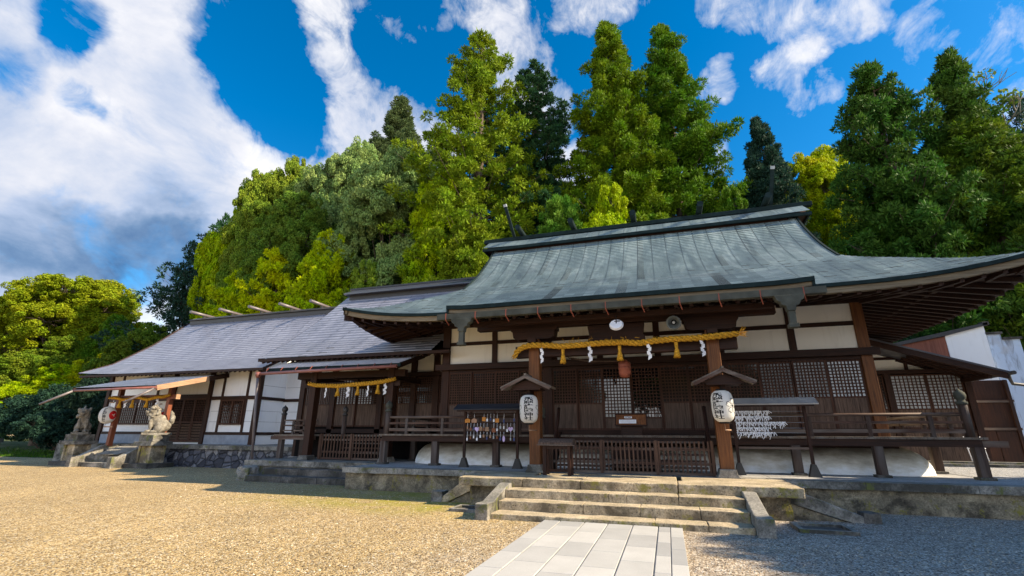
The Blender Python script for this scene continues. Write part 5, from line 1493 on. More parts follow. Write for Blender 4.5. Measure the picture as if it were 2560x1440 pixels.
def plaque(x, z, kind, label):
    T2 = empty('wishing_plaque' if kind != 'charm' else 'hanging_charm', (x, yr-.07, z), label, 'plaque' if kind != 'charm' else 'charm', 'plaques and charms hung on the rack')
    L = random.uniform(.09, .2)
    mb = MB(); mb.tube([(x,yr-.05,z),(x,yr-.062,z-L)], .006, 5); mb.build('cord', M['paper'], T2)
    zc = z-L; y = yr-.07
    if kind == 'heart':
        pts = [(x+.085*1.0*(16*math.sin(a)**3)/16, zc-.085+.085*(13*math.cos(a)-5*math.cos(2*a)-2*math.cos(3*a)-math.cos(4*a))/15) for a in [2*PI*i/28 for i in range(28)]]; mat = lilac
    elif kind == 'leafy':
        pts = [(x+.045*math.sin(a), zc-.10+.10*math.cos(a)*(1 if True else 0)) for a in [2*PI*i/12 for i in range(12)]]; mat = lilac
    elif kind == 'house':
        pts = [(x-.09,zc-.15),(x+.09,zc-.15),(x+.10,zc-.05),(x,zc),(x-.10,zc-.05)]; mat = random.choice(ema_mats)
    elif kind == 'square':
        pts = [(x-.065,zc-.13),(x+.065,zc-.13),(x+.065,zc),(x-.065,zc)]; mat = random.choice(ema_mats)
    else:
        w = random.uniform(.018,.03); pts = [(x-w,zc-.09),(x+w,zc-.09),(x+w,zc-.01),(x,zc+.01),(x-w,zc-.01)]; mat = random.choice([M['paper'], ema_mats[1], ema_mats[2], M['pane_pale'], bluep])
    mb = MB(); mb.prism(pts, 'y', y-.008, y+.004); mb.build('board', mat, T2)
rows = [[('house','brown gabled plaque at the left end of the top bar'),None,('house','faded lilac plaque third on the top bar'),None,None,('square','pale square plaque in the middle of the top bar'),('charm',),('charm',),('charm',),('square','white and pink plaque right of the middle on the top bar'),None,('charm',),None,None,('charm',)],
        [('charm',),('charm',),('charm',),('heart','lilac heart plaque on the left half of the middle bar'),('square','small ochre square plaque beside the lilac heart'),('charm',),('square','orange square plaque at the centre of the middle bar'),None,('square','pinkish square plaque right of the orange one'),('charm',),('charm',),('charm',),('charm',),('heart','narrow lilac heart plaque near the right end of the middle bar'),('charm',)],
        [('charm',),('charm',),('charm',),('charm',),('charm',),('charm',),('charm',),('charm',),('charm',),('charm',),('charm',),('leafy','narrow lilac drop plaque on the lowest bar'),None,('charm',),('charm',)]]
random.seed(11)
rown = ('top', 'middle', 'lowest')
for j, row in enumerate(rows):
    for i, e in enumerate(row):
        if e: plaque(-6.5+i*.119, RZ[j], e[0], e[1] if len(e) > 1 else 'small charm on a pale cord hanging from the %s bar of the plaque rack' % rown[j])
# rack with tied paper fortunes
T = empty('fortune_rack', (3.0, 15.6, .7), 'wooden rack with a pale sheet roof and strings for paper fortunes right of the porch', 'rack')
rack_roof(T, 1.72, 4.02, yr, 2.72, M['pale_sheet'])
for x in (1.86, 3.72):
    mb = MB(); mb.box(x-.04, x+.04, yr-.04, yr+.04, .70, 2.64); mb.build('rack_post', M['wood_z'], T)
    mb = MB(); mb.prism([(x-.15,.698),(x+.15,.698),(x+.05,1.02),(x-.05,1.02)], 'y', yr-.09, yr+.09); mb.build('foot', M['iron'], T)
mb = MB(); mb.box(1.9, 3.68, yr-.02, yr+.02, 1.40, 1.46); mb.build('rack_bar', M['grey_x'], T)
FZ = (2.44, 2.29, 2.13, 1.98, 1.85)
for z in FZ:
    mb = MB(); mb.tube([(1.9,yr,z),(3.68,yr,z-.01)], .004, 5); mb.build('string', M['pane_pale'], T)
random.seed(21)
protos = []
for k in range(6):
    mb = MB()
    for s in (-1, 1):
        a = random.uniform(.05,.75)*s; L = random.uniform(.09,.19)
        p0 = Vector((s*.004,-.012,.012)); p1 = p0+Vector((math.sin(a)*L*.5,-.02,-L*.5)); p2 = p1+Vector((math.sin(a*1.6)*L*.5,random.uniform(-.01,.02),-L*.5))
        mb.bar(p0, p1, .020, .005, (0,1,.2)); mb.bar(p1, p2, .018, .004, (0,1,-.1))
    mb.box(-.014,.014,-.018,.012,-.012,.014)
    protos.append(mb.build('tied_fortune', M['paper'], None))
ends = (2.85, 2.80, 3.22, 2.75, 2.9); cnt = 0
names = ('top', 'second', 'third', 'fourth', 'lowest')
for j, z in enumerate(FZ):
    x = 1.93
    while x < ends[j]:
        src = random.choice(protos); c_ = src.copy(); COL.objects.link(c_)
        c_.location = (x, yr, z-.003); c_.rotation_euler = (0, random.uniform(-.45,.45), random.uniform(-.7,.7))
        setp(c_, 'white paper fortune knotted on the %s string of the rack' % names[j], 'paper fortune', 'paper fortunes tied to the rack strings')
        x += random.uniform(.028, .062); cnt += 1
for p in protos: D.objects.remove(p)

# ================================================================ trees
RG = np.random.default_rng(42)
def leaf_quads(C, Rr, n_per, leaf, rng, out=.55, flat=.8, aspect=.55, up=.0):
    """many small leaf-shaped faces spread through clumps (centres C, radii Rr)"""
    C = np.repeat(C, n_per, 0); r = np.repeat(Rr, n_per)
    N = len(C)
    d = rng.normal(size=(N, 3)); d /= np.linalg.norm(d, axis=1)[:, None]
    rad = r*rng.uniform(.45, 1.0, N)**.6
    p = C+d*rad[:, None]*np.array([1, 1, flat])
    nrm = d*out+rng.normal(size=(N, 3))*(1-out)+np.array([0, 0, up]); nrm /= np.linalg.norm(nrm, axis=1)[:, None]
    a = rng.normal(size=(N, 3)); t = np.cross(nrm, a); t /= np.linalg.norm(t, axis=1)[:, None]
    b = np.cross(nrm, t)
    s = leaf*rng.uniform(.6, 1.3, N)[:, None]
    V = np.stack([p-t*s, p+b*s*aspect+nrm*s*.15, p+t*s, p-b*s*aspect+nrm*s*.15], 1).reshape(-1, 3)
    return V
def spray_tris(C, Rr, n_per, leaf, rng, droop=.25, flat=.85):
    """conifer tufts: narrow pointed sprigs radiating from clump centres"""
    C = np.repeat(C, n_per, 0); r = np.repeat(Rr, n_per); N = len(C)
    d = rng.normal(size=(N, 3)); d[:, 2] += .35; d /= np.linalg.norm(d, axis=1)[:, None]
    base = C+d*(r*rng.uniform(.35, .8, N))[:, None]*np.array([1, 1, flat])
    dd = d+rng.normal(size=(N, 3))*.35; dd[:, 2] += .15; dd /= np.linalg.norm(dd, axis=1)[:, None]
    L = leaf*rng.uniform(.7, 1.5, N)[:, None]
    a = rng.normal(size=(N, 3)); t = np.cross(dd, a); t /= np.linalg.norm(t, axis=1)[:, None]
    w = L*.15
    V = np.stack([base-t*w*.5, base+dd*L*.5-t*w, base+dd*L, base+dd*L*.5+t*w], 1).reshape(-1, 3)
    return V
def quad_mesh(name, V, mat):
    n = len(V)//4
    me = D.meshes.new(name)
    me.vertices.add(n*4); me.vertices.foreach_set('co', V.astype(np.float32).ravel())
    me.loops.add(n*4); me.loops.foreach_set('vertex_index', np.arange(n*4, dtype=np.int32))
    me.polygons.add(n); me.polygons.foreach_set('loop_start', np.arange(0, n*4, 4, dtype=np.int32))
    me.polygons.foreach_set('loop_total', np.full(n, 4, dtype=np.int32)) if False else None
    me.update(calc_edges=True); me.validate()
    me.materials.append(mat)
    return me
def conifer(h, rad, seed, clear=.12, nbr=110, tuft=.62, leaf=.34, per=46, open_=0., top_round=.0, shape=1.0, cap=.6):
    rng = np.random.default_rng(seed); C = []; Rr = []; wood = MB()
    wood.tube([(0,0,-2),(0,0,h*.3),(rng.uniform(-.15,.15),rng.uniform(-.15,.15),h*.65),(0,0,h*.98)], [h*.016+.12,h*.012+.08,h*.007+.04,.02], 9)
    sect = rng.uniform(.72, 1.18, (14, 7))
    for i in range(nbr):
        k = (i+rng.uniform(0, 1))/nbr
        z = h*(clear+(1-clear)*k)
        az = rng.uniform(0, 2*PI)
        R0 = rad*(min(1, (1-k)/cap)**(.75*shape))*(.65+.35*min(1, (k+.08)/.22))+rad*.05
        R0 *= sect[int(k*13.99), int(az/(2*PI)*7) % 7]*rng.uniform(.75, 1.1)
        L = max(.35, R0); rise = L*rng.uniform(-.12, .32)
        tip = np.array([math.cos(az)*L, math.sin(az)*L, z+rise]); root = np.array([0, 0, z-L*.12])
        if L > 1.0: wood.tube([root, (root+tip)/2+np.array([0,0,-.08*L]), tip], [.045+.02*L, .03, .01], 5, False)
        m = max(1, int((L+.6)/(tuft*(.95+open_))))
        for j in range(m):
            f = 1-j*.80/max(1, m)*(1-.0)
            if j and rng.random() < open_*.6: continue
            if f*L < .25*L and L > 2: continue
            p = root+(tip-root)*f; p[2] += -.10*L*math.sin(PI*f)+rng.uniform(-.25,.25)*tuft
            sp = .32*L*f*rng.uniform(-1, 1); p = p+np.array([-math.sin(az), math.cos(az), 0])*sp
            C.append(p); Rr.append(tuft*rng.uniform(.65, 1.2)*(.75+.35*(1-k)))
    C.append(np.array([0,0,h])); Rr.append(tuft*.6)
    C = np.array(C); Rr = np.array(Rr)
    V1 = leaf_quads(C, Rr, int(per*.3), leaf*.6, rng, .6, .55, .55)
    V2 = spray_tris(C, Rr, int(per*.8), leaf*2.1, rng, .25, .6)
    return quad_mesh('crown', np.concatenate([V1, V2]), M['leaf']), wood
def broadleaf(h, rad, seed, nl=20, leaf=.26, per=60, clump=.75, base=.3, squash=.8, dens=1.0, thin=0):
    rng = np.random.default_rng(seed); wood = MB(); C = []; Rr = []
    cz = h*(base+(1-base)/2); hz = h*(1-base)/2
    wood.tube([(0,0,-2),(.1,0,h*base*.5),(0,.1,h*(base+.12)),(.2,0,h*.75)], [h*.022+.12,h*.018+.08,h*.013+.05,.04], 9)
    for i in range(nl):
        d = rng.normal(size=3); d[2] = abs(d[2])*1.1-.35; d /= np.linalg.norm(d)
        f = rng.uniform(.5, .80); lr = rad*rng.uniform(.26, .42)
        c = np.array([d[0]*rad*f, d[1]*rad*f, cz+d[2]*hz*f*1.05])
        st = np.array([0,0,h*(base+rng.uniform(0,.25))])
        wood.tube([st, (st+c)/2+np.array([0,0,.05*h]), c], [.05+.008*h, .05, .02], 5, False)
        m = int(dens*4.4*(lr/clump)**2)
        for j in range(m):
            e = rng.normal(size=3); e[2] = e[2]*.9+.25; e /= np.linalg.norm(e)
            p = c+e*lr*rng.uniform(.72, 1.02)*np.array([1,1,squash]); C.append(p); Rr.append(clump*rng.uniform(.5, 1.1))
            if j % 4 == 0: wood.tube([c, (c+p)/2+rng.normal(size=3)*.1, p], [.03, .02, .008], 4, False)
    C = np.array(C); Rr = np.array(Rr)
    return quad_mesh('crown', leaf_quads(C, Rr, per, leaf, rng, .45, .8, .5, .25), M['leaf']), wood
def bare(h, seed):
    rng = random.Random(seed); wood = MB(); tips = []
    def grow(p, d, L, r, n):
        q = p+d*L; mid = (p+q)/2+Vector((rng.uniform(-1,1),rng.uniform(-1,1),rng.uniform(-.3,.6)))*L*.09
        wood.tube([p, mid, q], [r, r*.85, r*.65], 6, False)
        if n == 0: tips.append(q); return
        for _ in range(3 if n > 1 else 4):
            dd = (d+Vector((rng.uniform(-1,1),rng.uniform(-1,1),rng.uniform(-.5,.8)))*.75).normalized()
            grow(q, dd, L*rng.uniform(.55,.8), r*.62, n-1)
    grow(Vector((0,0,-2)), Vector((0,0,1)), h*.5, .3, 0)
    for k in range(6):
        grow(Vector((0,0,h*(.35+.08*k))), Vector((math.cos(k*2.1),math.sin(k*2.1),.9)).normalized(), h*.17, .14, 4)
    return wood, tips

PROTO = {}
def proto(key, fn):
    cm, wood = fn()
    w = wood.build('trunk', M['bark'], None, fixn=False); wm = w.data; D.objects.remove(w)
    wm.name = 'trunk'; PROTO[key] = (cm, wm)
proto('sugi', lambda: conifer(34, 4.9, 1, .10, 280, .74, .13, 230, 0., .6))
proto('sugi2', lambda: conifer(34, 5.0, 2, .10, 270, .76, .13, 230, .05, .8))
proto('open', lambda: conifer(34, 5.6, 3, .12, 240, .56, .13, 150, .35, 0, .8, .55))
proto('fir', lambda: conifer(20, 5.0, 4, .05, 240, .48, .11, 130, .05, 0, 1.2, .8))
proto('fir2', lambda: conifer(20, 5.4, 5, .05, 240, .50, .11, 130, .12, 0, .95, .75))
proto('airy', lambda: conifer(20, 6.0, 6, .05, 170, .42, .15, 54, .5))
proto('young', lambda: conifer(14, 4.6, 7, .02, 190, .46, .12, 140, 0., .8, .6, .8))
proto('broad', lambda: broadleaf(22, 8, 8, 36, .115, 230, .66, .12, .8, .80))
proto('broad2', lambda: broadleaf(22, 7.5, 9, 32, .11, 230, .64, .10, .75, .80))
proto('broad3', lambda: broadleaf(14, 5.5, 10, 26, .11, 170, .52, .10, .8, .85))
proto('yg', lambda: broadleaf(12, 5.5, 11, 26, .10, 170, .5, .06, .7, .85))
proto('shrub', lambda: broadleaf(6, 3.8, 12, 22, .10, 90, .4, .02, .8))

def tree(key, x, y, z0, top, rad, col, label, cat='tree', name=None, group=None, rot=None, h0=None):
    cm, wm = PROTO[key]
    names = {'sugi':'cedar_tree','sugi2':'cedar_tree','open':'cedar_tree','fir':'fir_tree','fir2':'fir_tree','airy':'fir_tree','young':'young_cedar','broad':'broadleaf_tree','broad2':'broadleaf_tree','broad3':'broadleaf_tree','yg':'broadleaf_tree','shrub':'shrub'}
    H = {'sugi':34,'sugi2':34,'open':34,'fir':20,'fir2':20,'airy':20,'young':14,'broad':22,'broad2':22,'broad3':14,'yg':12,'shrub':6}[key]
    RR = {'sugi':4.9,'sugi2':5.0,'open':5.6,'fir':5.0,'fir2':5.4,'airy':6.0,'young':4.6,'broad':8,'broad2':7.5,'broad3':5.5,'yg':5.5,'shrub':3.8}[key]
    T = empty(name or names[key], (x, y, z0), label, cat, group, RG.uniform(0, 6.28) if rot is None else rot)
    s = (top-z0)/H; T.scale = (rad/RR, rad/RR, s)
    c = obj_from('crown', cm, T); c.color = (*col, 1)
    t_ = obj_from('trunk', wm, T)
    return T
YG = (.34,.40,.010); YG2 = (.44,.44,.012); OL = (.105,.175,.014); OL2 = (.15,.205,.014); GG = (.27,.34,.11); GR = (.12,.21,.025); DK = (.04,.085,.030); DK2 = (.025,.06,.035); BG = (.08,.15,.018)
def hz(x, y): return hill_h(x, y)
# tall ones, centre
tree('sugi', -2.7, 43.5, hz(-2.7,43.5), 45.9, 5.5, OL2, 'tallest dense cedar, left one of the pair behind the main roof', rot=.5)
tree('sugi2', 3.1, 45.5, hz(3,45.5), 45.9, 5.6, OL, 'tall dense cedar, right one of the pair behind the main roof', rot=1.2)
tree('open', -16.4, 40, hz(-16,40), 44.8, 7.2, (.20,.25,.02), 'tall open cedar with yellow green lower boughs, left of the middle', rot=2.)
tree('open', -12.0, 46, hz(-12,46), 45.0, 6.6, DK, 'dark tall cedar close behind the open yellow green one', rot=.3)
tree('sugi', -33.6, 51, hz(-33,51), 49.3, 6.2, (.10,.13,.05), 'grey green tall conifer rising above the rounded broadleaf crowns')
# middle low trees behind the ridge
tree('broad3', -3.2, 35.5, 1, 21.3, 4.0, YG, 'bright green broadleaf tree just behind the roof at the left of the cedar pair')
tree('young', -7.4, 37, 1, 21.5, 3.6, GR, 'mid green young conifer behind the left end of the copper ridge')
tree('yg', 1.7, 36, 1, 18.0, 3.2, GR, 'low green tree in front of the trunks of the cedar pair')
tree('broad3', 7.7, 50, 4, 27.8, 3.4, YG2, 'yellow green broadleaf tree right of the cedar pair')
tree('broad3', 11.6, 53, 5, 29.6, 3.0, YG, 'small yellow green tree behind the dark pointed fir')
tree('fir', 10.8, 44, hz(10,44), 30.8, 5.0, DK2, 'small dark pointed fir behind the right ridge finial')
tree('broad', 16.6, 51, 5, 30.2, 5.2, YG2, 'bright yellow broadleaf tree between the small fir and the big dark conifers')
tree('young', -9.6, 42, 2, 26.5, 4.4, DK, 'dark young conifer in the gap left of the cedar pair')
tree('broad3', 6.6, 41, 1.5, 22.5, 3.6, OL, 'olive green tree low behind the ridge, right of the cedar pair')
tree('fir2', -22.0, 46, 2, 33.5, 6.0, DK, 'dark conifer filling the gap between the dome and the open cedar')
# right
tree('fir2', 15.9, 34, hz(15,34), 26.9, 5.6, (.07,.125,.02), 'tall dark conifer, left of the big pair at the right', rot=.8)
tree('fir', 20.3, 34, hz(20,34), 26.6, 5.4, (.08,.13,.02), 'tall dark conifer, right of the big pair at the right', rot=2.5)
tree('young', 15.8, 35.5, .6, 17.8, 4.6, BG, 'low dense conifer hiding behind the right eave corner')
tree('fir2', 20.0, 33.5, .6, 21.2, 5.6, (.12,.17,.018), 'bushy green conifer in front of the dark pair at the right')
tree('young', 25.0, 33.0, .6, 19.6, 5.0, GR, 'bushy green conifer at the right edge of the picture')
tree('airy', 28.9, 42, hz(28,42), 27.2, 4.6, DK2, 'dark airy conifer at the far right edge')
tree('broad3', 26.5, 37, 2, 20.6, 3.4, YG2, 'yellow green tree peeping out at the right edge')
tree('shrub', 17.5, 38, .6, 10.6, 3.4, DK, 'dark evergreen shrub behind the storehouse roof', 'shrub')
tree('shrub', 22.5, 37.5, .6, 12.2, 4.2, BG, 'green evergreen shrub behind the stepped wall', 'shrub')
tree('yg', 10.2, 31.5, .6, 12.2, 3.8, DK, 'dark leafy tree filling the gap under the right eave')
# broad dome left of centre
tree('broad', -26.6, 42, hz(-26,42), 33.6, 7.4, GG, 'large rounded grey green tree, rightmost of the broadleaf dome', rot=1.)
tree('broad2', -37.0, 47, hz(-37,47), 39.6, 6.6, GG, 'rounded grey green tree at the top of the broadleaf dome', rot=3.)
tree('broad2', -44.3, 50, hz(-44,50), 41.0, 6.6, (.18,.24,.045), 'rounded mid green tree second from the left on the dome skyline')
tree('broad', -49.6, 48, hz(-50,48), 39.0, 6.6, (.22,.26,.03), 'rounded green tree at the left shoulder of the broadleaf dome')
tree('broad3', -54.2, 46, 2, 33.4, 4.8, YG, 'yellow green broadleaf tree left below the dome')
tree('broad2', -37, 41, 1.5, 28.5, 6.6, (.15,.21,.03), 'mid green broadleaf tree below the dome skyline')
tree('broad2', -43.5, 42, 1.0, 29.5, 5.6, (.19,.24,.03), 'olive green broadleaf tree at the lower left of the dome')
tree('airy', -59.5, 46, .5, 28.5, 7.6, DK2, 'dark airy tree with thin foliage at the left end of the grove', rot=.4)
tree('airy', -63.6, 51, 1, 34.0, 6.0, DK, 'dark tree behind the yellow green one on the left slope')
tree('young', -42.4, 37.5, .3, 18.6, 4.8, (.42,.46,.012), 'yellow green young cedar behind the left part of the side roof')
tree('young', -36.8, 36.5, .3, 19.6, 4.6, (.50,.50,.012), 'brightest yellow green young cedar, middle one behind the side roof')
tree('young', -31.4, 37, .4, 21.2, 4.2, (.42,.46,.012), 'yellow green young cedar, right one behind the side roof')
tree('yg', -25.6, 36, .4, 17.6, 3.4, (.20,.26,.03), 'pale green leafy tree above the connecting hall roof')
tree('young', -19.4, 37.5, .6, 26.0, 3.8, YG, 'tall yellow green young cedar under the open cedar')
tree('young', -14.2, 34.5, .4, 18.9, 4.2, (.19,.23,.018), 'yellow green young cedar by the left end of the copper ridge')
tree('yg', -21.5, 33.5, .2, 13.6, 3.6, GR, 'green leafy tree close behind the connecting hall')
# far left group
tree('broad', -87, 48, 0, 25.2, 10.5, (.26,.28,.02), 'large sunlit tree, tallest of the far left group', rot=.2)
tree('broad2', -101.5, 50, 0, 23.4, 11, (.25,.27,.02), 'wide sunlit tree left of the tallest one at the far left')
tree('broad', -113, 54, 0, 24.0, 10, (.17,.20,.028), 'sunlit tree cut by the left edge of the picture')
tree('broad', -130, 48, 0, 23.0, 11, (.24,.27,.02), 'sunlit tree beyond the left edge of the court, nearest the road')
tree('broad2', -146, 40, 0, 21.0, 11, (.2,.24,.02), 'sunlit tree farthest out beyond the left edge of the court')
tree('broad3', -73.5, 46, 0, 17.4, 5.2, OL, 'darker tree at the right end of the far left group')
tree('yg', -83, 40, 0, 11.6, 7.2, YG2, 'bright yellow green low tree at the left edge')
tree('yg', -68.8, 38.5, 0, 9.6, 5.6, YG, 'bright yellow green low tree beside the dark shrubs')
tree('yg', -65.0, 40.5, 0, 12.0, 5.0, YG2, 'yellow green tree just left of the side hall roof')
tree('broad3', -76.0, 41, 0, 13.8, 6.4, (.16,.20,.02), 'olive yellow tree between the low bright trees')
tree('broad3', -58.0, 40, 0, 14.2, 5.0, (.13,.17,.02), 'olive tree partly hidden by the left edge of the side roof')
tree('shrub', -56.2, 32, -.3, 5.6, 4.0, DK2, 'dark evergreen shrub left behind the left guardian statue', 'shrub')
tree('shrub', -50.2, 31, -.3, 6.8, 4.2, DK2, 'dark evergreen shrub directly behind the left guardian statue', 'shrub')
tree('shrub', -45.0, 30, -.3, 6.6, 4.2, (.018,.04,.022), 'dark evergreen shrub behind the lantern and canopy post', 'shrub')
tree('shrub', -47.2, 27.4, -.3, 3.4, 3.0, DK2, 'low dark shrub beside the left pedestal', 'shrub')
tree('shrub', -63.5, 35, -.3, 4.4, 3.6, DK, 'dark shrub at the far left end of the hedge', 'shrub')
tree('shrub', -41.2, 28.2, -.3, 6.2, 3.6, (.018,.04,.022), 'dark shrub filling the corner by the side hall wall', 'shrub')
# off to the right, shading the terrace; behind the viewer, mirrored in the panes
for i, (x, y, tp, rd) in enumerate(((21.6,13.6,13.0,5.2),(21.9,9.4,13.8,5.6),(21.6,5.2,13.6,5.6),(21.9,.8,13.6,5.6),(21.6,-3.6,13.4,5.6))):
    tree('yg', x, y, -.2, tp, rd, BG, ('first','second','third','fourth','fifth')[i]+' round evergreen right of the court, counted from the annex')
for i, (x, y, tp, rd) in enumerate(((-.2,-32,13.5,4.2),(7.5,-33,13,5),(15.5,-32,12,5),(-13.5,-33,12.5,5),(-21,-32,13,5.5),(-30,-30,12,5.5))):
    tree('yg', x, y, -.2, tp, rd, BG, ('first','second','third','fourth','fifth','sixth')[i]+' leafy tree of the row standing behind the viewer, mirrored in the panes')

# bare grey tree
wood, tips = bare(15.5, 5)
T = empty('bare_tree', (24.0, 39, 8.), 'half bare tree with thin grey branches against the sky at the right', 'tree')
wood.v = [(a+24.0, b+39, c+8.) for a, b, c in wood.v]
wood.build('trunk', M['bark_pale'], T, fixn=False)
sel = np.array([list(t_) for t_ in tips if random.random() < .12])
cm = quad_mesh('crown', leaf_quads(sel, np.full(len(sel), .5), 22, .16, RG, .4), M['leaf']); c = obj_from('crown', cm, T); c.color = (.16,.2,.03,1)

# grass on the lawn
n = 9000; r = np.random.default_rng(8)
P = np.stack([r.uniform(-75,-35.8,n), 23.2+np.abs(r.normal(0,5,n)), np.full(n,.0)], 1)
h_ = r.uniform(.05,.13,n); a = r.uniform(0,PI,n); w = .03
V = np.zeros((n,4,3)); dx = np.cos(a)*w; dy = np.sin(a)*w
V[:,0] = P-np.stack([dx,dy,0*dx],1); V[:,1] = P+np.stack([dx,dy,0*dx],1); V[:,2] = P+np.stack([dx*.3+.02,dy*.3,h_],1); V[:,3] = P+np.stack([-dx*.3+.02,-dy*.3,h_],1)
g_ = obj_from('grass', quad_mesh('grass', V.reshape(-1,3), M['leaf'])); g_.color = (.07,.12,.015,1); setp(g_, 'short green grass along the far left edge of the gravel', 'grass', kind='stuff')

# ================================================================ camera, sun, sky
Fpx = 1175.0
yaw, pit, rol = R(-17.66), R(17.15), R(.28)
fwd = Vector((math.sin(yaw)*math.cos(pit), math.cos(yaw)*math.cos(pit), math.sin(pit)))
rt = Vector((math.cos(yaw), -math.sin(yaw), 0)); up = rt.cross(fwd)
r2 = rt*math.cos(rol)+up*math.sin(rol); u2 = -rt*math.sin(rol)+up*math.cos(rol)
cam = D.cameras.new('camera'); co_ = D.objects.new('camera', cam); COL.objects.link(co_)
cam.sensor_width = 36; cam.lens = Fpx/2560*36; cam.clip_end = 2000; cam.clip_start = .1
m = Matrix((r2, u2, -fwd)).transposed().to_4x4(); m.translation = Vector((0, 0, 1.8))
co_.matrix_world = m
scene.camera = co_

SUN = Vector((.83, .028, .557)).normalized()
sl = D.lights.new('sun', 'SUN'); sl.energy = 5.0; sl.angle = R(.5); sl.color = (1, .84, .60)
so = D.objects.new('sun', sl); COL.objects.link(so); so.rotation_euler = SUN.to_track_quat('Z', 'Y').to_euler(); so.location = (30, -5, 30)

wd = D.worlds.new('World'); scene.world = wd; wd.use_nodes = True
nt = wd.node_tree; nt.nodes.clear()
def nw(t): return nt.nodes.new(t)
out = nw('ShaderNodeOutputWorld'); bg = nw('ShaderNodeBackground'); nt.links.new(bg.outputs[0], out.inputs[0]); bg.inputs[1].default_value = .125
sky = nw('ShaderNodeTexSky'); sky.sky_type = 'NISHITA'; sky.sun_disc = False
sky.sun_elevation = math.asin(SUN.z); sky.sun_rotation = math.atan2(SUN.x, SUN.y); sky.air_density = 1.0; sky.dust_density = .3; sky.ozone_density = 4.0
hs = nw('ShaderNodeHueSaturation'); nt.links.new(sky.outputs[0], hs.inputs['Color']); hs.inputs['Saturation'].default_value = 1.38; hs.inputs['Value'].default_value = .80; hs.inputs['Hue'].default_value = .495
tc = nw('ShaderNodeTexCoord'); vec0 = tc.outputs['Generated']
wn = nw('ShaderNodeTexNoise'); nt.links.new(vec0, wn.inputs['Vector']); wn.inputs['Scale'].default_value = 5.5; wn.inputs['Detail'].default_value = 5; wn.inputs['Roughness'].default_value = .6
w1 = nw('ShaderNodeVectorMath'); w1.operation = 'SUBTRACT'; nt.links.new(wn.outputs['Color'], w1.inputs[0]); w1.inputs[1].default_value = (.5,.5,.5)
w2 = nw('ShaderNodeVectorMath'); w2.operation = 'SCALE'; nt.links.new(w1.outputs[0], w2.inputs[0]); w2.inputs['Scale'].default_value = .13
w3 = nw('ShaderNodeVectorMath'); w3.operation = 'ADD'; nt.links.new(vec0, w3.inputs[0]); nt.links.new(w2.outputs[0], w3.inputs[1])
w4 = nw('ShaderNodeVectorMath'); w4.operation = 'NORMALIZE'; nt.links.new(w3.outputs[0], w4.inputs[0])
vec = w4.outputs[0]
def wmath(op, a, b=None, c=None):
    m_ = nw('ShaderNodeMath'); m_.operation = op
    for i, v in enumerate((a, b, c)):
        if v is None: continue
        if hasattr(v, 'links'): nt.links.new(v, m_.inputs[i])
        else: m_.inputs[i].default_value = v
    return m_.outputs[0]
def wnoise(scale, det, rough, mp=(1,1,1), rot=(0,0,0), dist=0, lo=(0,0,0)):
    mm = nw('ShaderNodeMapping'); nt.links.new(vec0, mm.inputs[0]); mm.inputs['Scale'].default_value = mp; mm.inputs['Rotation'].default_value = rot; mm.inputs['Location'].default_value = lo
    n_ = nw('ShaderNodeTexNoise'); nt.links.new(mm.outputs[0], n_.inputs['Vector']); n_.inputs['Scale'].default_value = scale; n_.inputs['Detail'].default_value = det; n_.inputs['Roughness'].default_value = rough; n_.inputs['Distortion'].default_value = dist
    return n_.outputs['Fac']
def wramp(f, stops):
    r_ = nw('ShaderNodeValToRGB'); nt.links.new(f, r_.inputs[0]); e = r_.color_ramp.elements
    while len(e) < len(stops): e.new(.5)
    for i, (p, c) in enumerate(stops):
        e[i].position = p; c = c if isinstance(c, tuple) else (c, c, c); e[i].color = (*c, 1)
    return r_.outputs[0]
def blob(d, ang, amp, acc):
    """soft lump of cloud centred on a world direction"""
    d = Vector(d).normalized(); dt = nw('ShaderNodeVectorMath'); dt.operation = 'DOT_PRODUCT'
    nt.links.new(vec, dt.inputs[0]); dt.inputs[1].default_value = d
    mr = nw('ShaderNodeMapRange'); mr.interpolation_type = 'SMOOTHSTEP'; nt.links.new(dt.outputs['Value'], mr.inputs[0])
    mr.inputs[1].default_value = math.cos(R(ang)); mr.inputs[2].default_value = math.cos(R(ang*.15)); mr.inputs[3].default_value = 0; mr.inputs[4].default_value = amp
    if amp < 0: mr.inputs[3].default_value = 0
    return mr.outputs[0] if acc is None else wmath('ADD' if amp < 0 else 'MAXIMUM', acc, mr.outputs[0])
